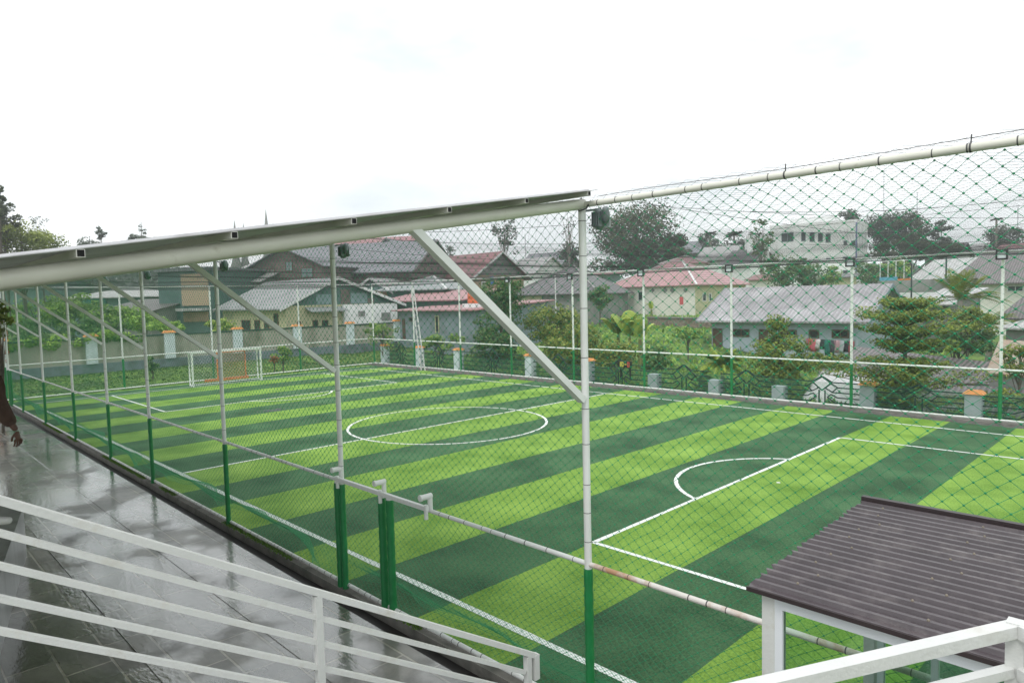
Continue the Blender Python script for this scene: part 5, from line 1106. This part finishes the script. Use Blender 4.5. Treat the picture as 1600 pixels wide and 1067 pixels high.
tree('tree', 'dark leafy tree cut by the left edge under the conifer', 6, 345, 62, 44, 62, 'dark', 24, 1.1, 3.2)
tree('conifer', 'dark layered conifer tip at the left edge of the sky', -6, 290, 60, 36, 100, 'dark', 34, .9, 3.2, shape='cone', cl=.2)
tree('tree', 'sparse feathery tree above the light topped tree at the left', 62, 346, 70, 30, 26, 'grey', 16, .10, 2.4, cl=.22)
tree('tree', 'small round dark tree left of the lone slender tree above the canopy', 138, 382, 96, 34, 22, 'grey', 14, 1.2, 3.0)
tree('tree', 'round dark tree at the foot of the layered pine above the canopy', 218, 376, 96, 34, 20, 'grey', 14, 1.2, 3.0)
tree('tree', 'lone slender dark tree standing above the left part of the canopy', 158, 365, 94, 20, 28, 'grey', 16, .8, 2.6, cl=.24)
tree('pine_tree', 'airy layered pine above the left part of the canopy', 221, 357, 98, 40, 44, 'grey', 34, .45, 2.4, shape='cone', cl=.13)
tree('tree', 'small hazy tree on the skyline just right of the tall house with red gable', 657, 395, 150, 18, 22, 'grey', 10, .6, 2.8)
tree('tree', 'small hazy tree above the red ridged roof', 702, 392, 150, 26, 20, 'grey', 12, .7, 2.8)
tree('tree', 'rounded bush at the right foot of the tall house above the metal roof', 648, 414, 110, 30, 20, 'grey', 12, 1.0, 3)
tree('tree', 'low dark hazy tree beyond the roofs left of the coconut palms', 1104, 380, 150, 34, 34, 'grey', 18, 1.1, 3)
palm('left of the two far coconut palms on the skyline', 1110, 366, 140, 16, 16, 'dark', droop=.7, tr=.22)
palm('right of the two far coconut palms on the skyline', 1147, 368, 138, 21, 18, 'dark', droop=.7, tr=.22)
tree('tree', 'hazy dark thicket below the far coconut palms', 1142, 388, 142, 60, 32, 'grey', 24, 1.1, 3)
tree('tree', 'slim leafy tree in front of the left wing of the white building', 1190, 372, 106, 46, 68, 'mid', 26, .62, 3.2, trunk='trunk_pale')
tree('tree', 'round dark tree touching the right side of the stair tower', 1326, 346, 130, 38, 46, 'grey', 22, 1.1, 3)
tree('tree', 'broad dark tree behind the white building on its right', 1384, 358, 132, 66, 80, 'grey', 40, 1.1, 3)
tree('tree', 'tall dark tree second to the right of the white building', 1424, 362, 128, 60, 76, 'dark', 36, 1.1, 3)
tree('tree', 'dark tree with uneven top third to the right of the white building', 1470, 368, 126, 36, 60, 'grey', 20, .9, 3)
tree('tree', 'low dark hedge of trees under the skyline right of the white building', 1420, 392, 110, 180, 34, 'dark', 50, 1.2, 3.2)
palm('single slender palm on the skyline near the right edge', 1557, 343, 120, 12, 13, 'dark', droop=.8, tr=.2)
tree('tree', 'dark rounded tree at the right edge of the skyline', 1572, 372, 124, 64, 42, 'grey', 26, 1.1, 3)
tree('tree', 'leaning dark tree beside the right corner of the white building', 1358, 425, 96, 44, 54, 'mid', 24, .8, 3.2)
tree('tree', 'light green tree behind the white play frame', 1398, 420, 96, 60, 34, 'fresh', 24, .9, 3.2)
for k, (px, py, w_, h_, lf, lb) in enumerate(((1222, 424, 62, 52, 'mid', 'leafy green tree in front of the white building on the left'), (1262, 428, 58, 50, 'mid', 'dense green tree in front of the white building in the middle'), (1300, 432, 30, 36, 'fresh', 'small light tree in front of the white building on the right'))): tree('tree', lb, px, py, 84, w_, h_, lf, 26, 1.0, 3.2)
# middle distance
tree('tree', 'tall layered dark green tree between the orange tank and the dark hip roof', 782, 470, 46, 74, 84, 'mid', 44, 1.2, 3.6, cl=.26)
tree('tree', 'bushy green tree below the slate blue house and right of it', 778, 535, 40, 86, 110, 'mid', 50, 1.2, 3.8, cl=.24, shape='dome')
tree('shrub', 'large olive bush under the dark hip roof left of the thick near post', 868, 505, 46, 92, 66, 'olive', 46, 1.3, 3.6, cl=.24, shape='dome', cat='bush')
tree('shrub', 'broad olive bush behind the thick near post above the ornamental fence', 902, 545, 38, 110, 80, 'olive', 50, 1.2, 3.8, cl=.22, shape='dome', cat='bush')
tree('shrub', 'dark bush filling the gap left of the cream house', 937, 462, 68, 36, 44, 'mid', 20, 1.3, 3.2, cat='bush')
tree('shrub', 'yellow green bush below the banana plants', 962, 552, 33, 70, 50, 'olive', 30, 1.1, 3.8, cat='bush', shape='dome')
tree('shrub', 'dark bush beside the banana plants on the right', 1026, 560, 34, 60, 44, 'mid', 26, 1.0, 3.8, cat='bush', shape='dome')
tree('shrub', 'clipped bush on the slope right of the banana plants', 1075, 520, 46, 44, 20, 'fresh', 18, .9, 3.6, cat='bush', shape='dome')
banana('tall banana plant in the middle of the clump with upright pale leaves', 984, 528, 44, 56, 11, 11); banana('banana plant left in the clump below the cream house', 966, 524, 45, 48, 10, 12); banana('lower banana plant right in the clump with yellowing leaves', 1000, 530, 43, 44, 10, 13)
banana('young banana plant standing alone before the cream house', 1018, 484, 66, 18, 5, 15)
palm('yellow green ornamental palm before the left door of the blue house', 1128, 572, 30, 56, 34, 'cycas', droop=.9, tr=.10, up=1.0, wid=.24); palm('smaller ornamental palm left of the yellow green one above the railing', 1092, 592, 28.5, 36, 24, 'fresh', droop=.9, tr=.08, up=1.0, wid=.24)
tree('shrub', 'dark bush under the ornamental palms', 1120, 612, 27, 84, 40, 'mid', 26, 1.1, 4, cat='bush', shape='dome')
tree('tree', 'rounded leafy tree before the middle of the blue house', 1222, 560, 29.5, 104, 104, 'olive', 50, 1.15, 3.8, cl=.24)
tree('tree', 'bright topped sapling before the middle window of the blue house', 1216, 508, 32, 40, 34, 'olive', 16, .9, 3.6)
tree('shrub', 'leafy bush against the ornamental fence left of the white tarpaulin', 1215, 618, 25.5, 96, 54, 'olive', 34, 1.2, 4, cat='bush', shape='dome')
tree('shrub', 'dark bush below the washing line', 1300, 560, 32, 70, 30, 'olive', 24, 1.1, 3.8, cat='bush', shape='dome')
# tiered tree
def tiered(label, px, pyb, dep, tiers, leaf):
    g = np.random.default_rng(5); b = P(px, pyb, dep); s = dep/F_PX; zb = float(gz(b[0], b[1])); t = thing('tiered_tree', label, 'tree', (b[0], b[1], zb)); cs = []; rs = []; mb = MB(); zt = float(P(px, tiers[0][0], dep)[2]); mb.tube([(b[0], b[1], zb-.2), (b[0]+.04, b[1], (zb+zt)/2), (b[0], b[1], zt)], [.11, .085, .03], 8)
    hd = RT*np.array([1, 1, 0]); hd /= np.linalg.norm(hd); fd_ = np.array([-hd[1], hd[0], 0])
    for (py, wl_, wr_, drop) in tiers:
        z = float(P(px, py, dep)[2])
        for k in range(11):
            az = 2*math.pi*k/11+g.uniform(-.2, .2); ln = (wr_ if math.cos(az) > 0 else wl_)*s*g.uniform(.75, 1.05)*(.65+.35*abs(math.cos(az))); dv = hd*math.cos(az)+fd_*math.sin(az); e = np.array([b[0], b[1], z])+dv*ln+np.array([0, 0, drop*s*g.uniform(.6, 1.2)]); st = np.array([b[0], b[1], z-.25]); mb.tube([st, (st+e)/2+np.array([0, 0, .08]), e], [.03, .02, .008], 5)
            for q in np.linspace(.3, 1.0, 7): p = st*(1-q)+e*q+np.array([0, 0, .14])+g.normal(0, .08, 3)*np.array([1, 1, .5]); cs.append(p); rs.append((.46, .46, .14))
    v, f, tn = leafcloud(np.array(cs), np.array(rs), 24000, 3.8*s*.6, seed=4, flat=1.3); raw('crown', v, f, 'leaf_'+leaf, t, tn); mb.build('trunk', 'trunk', t)
tiered('tiered tree with flat layered branches in front of the brown sheds', 1411, 668, 27.5, [(478, 30, 40, 4), (500, 78, 70, 10), (522, 62, 96, 8), (542, 40, 50, 4), (570, 68, 30, 4), (590, 130, 62, 20), (606, 110, 130, 20), (628, 60, 90, 6)], 'olive')
tree('shrub', 'rounded olive bush right of the tiered tree crown', 1512, 500, 36, 80, 40, 'olive', 30, 1.2, 3.8, cat='bush', shape='dome'); tree('shrub', 'dark bush under the rounded olive bush by the long shed', 1500, 530, 37, 120, 46, 'mid', 36, 1.2, 3.8, cat='bush', shape='dome'); tree('shrub', 'yellowish small bush on the ridge of the long brown shed', 1490, 540, 36, 30, 20, 'cycas', 10, 1.0, 3.6, cat='bush')
tree('shrub', 'leafy branch cluster at the right edge above the steep shed', 1592, 560, 27, 50, 60, 'olive', 26, 1.0, 3.8, cat='bush'); tree('shrub', 'low spreading branches at the right edge behind the last railing panel', 1570, 622, 25.2, 120, 34, 'olive', 30, .9, 3.8, cat='bush')
palm('big coconut palm with arching fronds between the grey roofs at the right', 1500, 468, 47, 88, 26, 'olive', droop=.8, tr=.2, up=1.2, wid=.19); palm('low spreading palm right of the big coconut palm', 1545, 508, 40, 62, 20, 'olive', droop=.9, tr=.16, up=.8, wid=.17)
tree('shrub', 'yellow bush between the white van and the tiered tree', 1448, 478, 50, 44, 26, 'cycas', 14, .9, 3.6, cat='bush')
# left gardens
for k, (px, py, dp, w_, h_, lf, lb) in enumerate(((55, 492, 66, 110, 50, 'bright', 'bright green garden bush at the far left behind the netting'), (112, 480, 70, 90, 40, 'fresh', 'fresh green garden bush below the pavilion on the left'), (176, 496, 62, 90, 44, 'fresh', 'fresh green bush right below the pavilion tarpaulin'), (226, 500, 60, 60, 36, 'bright', 'bright bush left of the dark teal house'), (40, 520, 56, 90, 44, 'mid', 'darker bush below the bright garden bush at the far left'), (130, 512, 55, 80, 30, 'mid', 'dark hedge top above the beige wall on the left'), (255, 508, 52, 70, 18, 'bright', 'light creeper spilling over the beige wall'), (345, 508, 54, 50, 20, 'cycas', 'yellow flowering bush on the beige wall under the tan screen'))): tree('shrub', lb, px, py, dp, w_, h_, lf, 30, 1.3, 3.6, cat='bush', shape='dome', base=.9)
tree('tree', 'dark leafy trees on the hillside at the far left above the gardens', 70, 452, 96, 150, 34, 'mid', 40, 1.2, 3.4, cat='tree')
tree('shrub', 'autumn tinged bush hanging at the left edge beside the passer-by', -10, 540, 40, 44, 100, 'brown', 26, .9, 4, cat='bush', shape='column'); tree('shrub', 'green bush at the left edge above the autumn tinged bush', -6, 500, 26, 44, 70, 'olive', 20, .9, 4, cat='bush')
tree('shrub', 'dark bush on the grass in front of the wall pillar at the left', 124, 545, 46, 34, 34, 'mid', 18, 1.1, 3.6, cat='bush'); tree('shrub', 'round bush on the grass bank left of the goal', 238, 568, 43, 26, 24, 'mid', 14, 1.1, 3.6, cat='bush')
tree('shrub', 'light green bush on the grass bank right of the goal', 441, 552, 47, 34, 24, 'fresh', 16, 1.0, 3.4, cat='bush'); tree('shrub', 'small reddish bush on the grass bank right of the goal', 428, 562, 46, 18, 12, 'brown', 8, 1.1, 3.2, cat='bush')
tree('tree', 'airy young tree before the white side wall near the far corner', 598, 520, 51, 58, 56, 'fresh', 26, .62, 3.4, cl=.24); tree('tree', 'leaning young tree behind the far corner post', 612, 548, 52, 40, 34, 'mid', 16, .8, 3.4)
tree('shrub', 'round bush before the ornamental fence right of the diagonal brace', 834, 585, 26.5, 34, 26, 'mid', 14, 1.0, 3.6, cat='bush')
tree('shrub', 'feathery weeds between the ladder and the second white pillar', 690, 535, 43, 90, 26, 'fresh', 22, .9, 3.2, cat='bush')
# hanging growth on the wall top, undergrowth behind the railing, long grass on the bank
def scatter(n, xr, yr, h, wd, seed, spread=.6, mask=None):
    g = np.random.default_rng(seed); x = g.uniform(*xr, n); y = g.uniform(*yr, n)
    if mask is not None: k = mask(x, y, g); x, y = x[k], y[k]; n = len(x)
    z = gz(x, y); hh = h*g.uniform(.4, 1.3, n)*(.6+.5*np.clip(sines(x, y, seed, 1), -1, 1)); hh = np.maximum(hh, .06); a = g.uniform(0, 6.28, n); w_ = wd*g.uniform(.6, 1.4, n); lx = g.normal(0, spread, n)*hh; ly = g.normal(0, spread, n)*hh; b = np.stack([x, y, z], 1); d = np.stack([np.cos(a)*w_, np.sin(a)*w_, np.zeros(n)], 1); m_ = b+np.stack([lx*.4, ly*.4, hh*.6], 1); tp = b+np.stack([lx, ly, hh], 1)
    v = np.stack([b-d*.6, b+d*.6, m_+d, tp, m_-d], 1).reshape(-1, 3); i = np.arange(n)[:, None]*5; f = np.concatenate([i+np.array([[0, 1, 2, 4]]), i+np.array([[4, 2, 3, 3]])]); f = np.concatenate([i+np.array([[0, 1, 4]]), i+np.array([[1, 2, 4]]), i+np.array([[4, 2, 3]])]); tn = np.tile(np.clip(.45+.25*sines(x*.7, y*.7, seed+1, 1)+g.normal(0, .2, n), 0, 1), 3); return v, f, tn
v, f, tn = scatter(15000, (-39, 5), (23.9, 33), .40, .05, 41); tag(raw('undergrowth', v, f, 'leaf_fresh', None, tn), 'tangled green weeds and ground cover behind the ornamental fence', 'weeds', kind='stuff')
v, f, tn = scatter(12000, (-60, -8), (30, 62), .35, .09, 42); tag(raw('meadow_grass', v, f, 'leaf_bright', None, tn), 'long bright grass on the slope below the cream house', 'grass', kind='stuff')
v, f, tn = scatter(12000, (-46.8, -38.8), (-12, 30), .07, .05, 43); tag(raw('bank_grass', v, f, 'leaf_mid', None, tn), 'green grass on the bank between the end fence and the beige wall', 'grass', kind='stuff')
# wall growth: creepers over the coping
g = np.random.default_rng(50); cs = np.stack([np.full(40, -46.95)+g.normal(0, .1, 40), g.uniform(-6, 9, 40), g.uniform(2.3, 3.0, 40)], 1); v, f, tn = leafcloud(cs, np.tile([.25, .6, .35], (40, 1)), 5000, .09, seed=50); tag(raw('creeper', v, f, 'leaf_bright', None, tn), 'light green creeper hanging over the top of the beige wall', 'creeper', kind='stuff')
# distant wooded skyline
vs = []; fsn = []; tns = []; g = np.random.default_rng(77); cs = []; rs = []
for i in range(620):
    px = g.uniform(-150, 1750); dp = g.uniform(170, 330); top = 428-9*math.sin(px*.011)-6*math.sin(px*.037); p = P(px, top+g.uniform(0, 34), dp); cs.append(p); rs.append((5.5, 5.5, 3.2))
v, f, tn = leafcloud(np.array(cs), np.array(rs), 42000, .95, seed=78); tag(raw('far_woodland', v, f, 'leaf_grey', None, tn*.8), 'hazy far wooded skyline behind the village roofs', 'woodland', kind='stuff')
# far roofs of the village
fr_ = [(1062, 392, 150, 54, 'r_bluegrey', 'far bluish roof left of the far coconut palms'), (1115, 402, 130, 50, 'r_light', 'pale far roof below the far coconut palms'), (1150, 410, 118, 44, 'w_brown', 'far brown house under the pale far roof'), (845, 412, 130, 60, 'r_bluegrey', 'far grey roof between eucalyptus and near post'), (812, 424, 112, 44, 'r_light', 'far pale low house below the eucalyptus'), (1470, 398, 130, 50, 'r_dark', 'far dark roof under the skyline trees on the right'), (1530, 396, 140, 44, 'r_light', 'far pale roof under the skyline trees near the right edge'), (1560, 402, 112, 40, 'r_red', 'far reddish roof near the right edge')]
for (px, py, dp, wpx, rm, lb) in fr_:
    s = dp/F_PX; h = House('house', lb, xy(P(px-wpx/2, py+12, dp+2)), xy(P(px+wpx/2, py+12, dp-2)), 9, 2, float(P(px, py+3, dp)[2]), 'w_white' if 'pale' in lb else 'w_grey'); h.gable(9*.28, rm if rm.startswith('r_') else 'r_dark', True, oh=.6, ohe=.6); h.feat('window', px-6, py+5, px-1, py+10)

# ------------------------------------------------------------------ rain haze
M_h = bpy.data.materials.new('haze'); M_h.use_nodes = True; t = M_h.node_tree; t.nodes.clear(); o_ = t.nodes.new('ShaderNodeOutputMaterial'); pv_ = t.nodes.new('ShaderNodeVolumePrincipled')
pv_.inputs['Color'].default_value = (.93, .96, .98, 1); pv_.inputs['Density'].default_value = .0011; pv_.inputs['Anisotropy'].default_value = .2
t.links.new(pv_.outputs[0], o_.inputs['Volume'])
hz = MB().box((-500, -280, -6), (300, 510, 75)).build('haze', M_h); hz['kind'] = 'stuff'; hz['label'] = 'thin pale rain haze over the whole village'; hz['category'] = 'haze'; hz.display_type = 'WIRE'
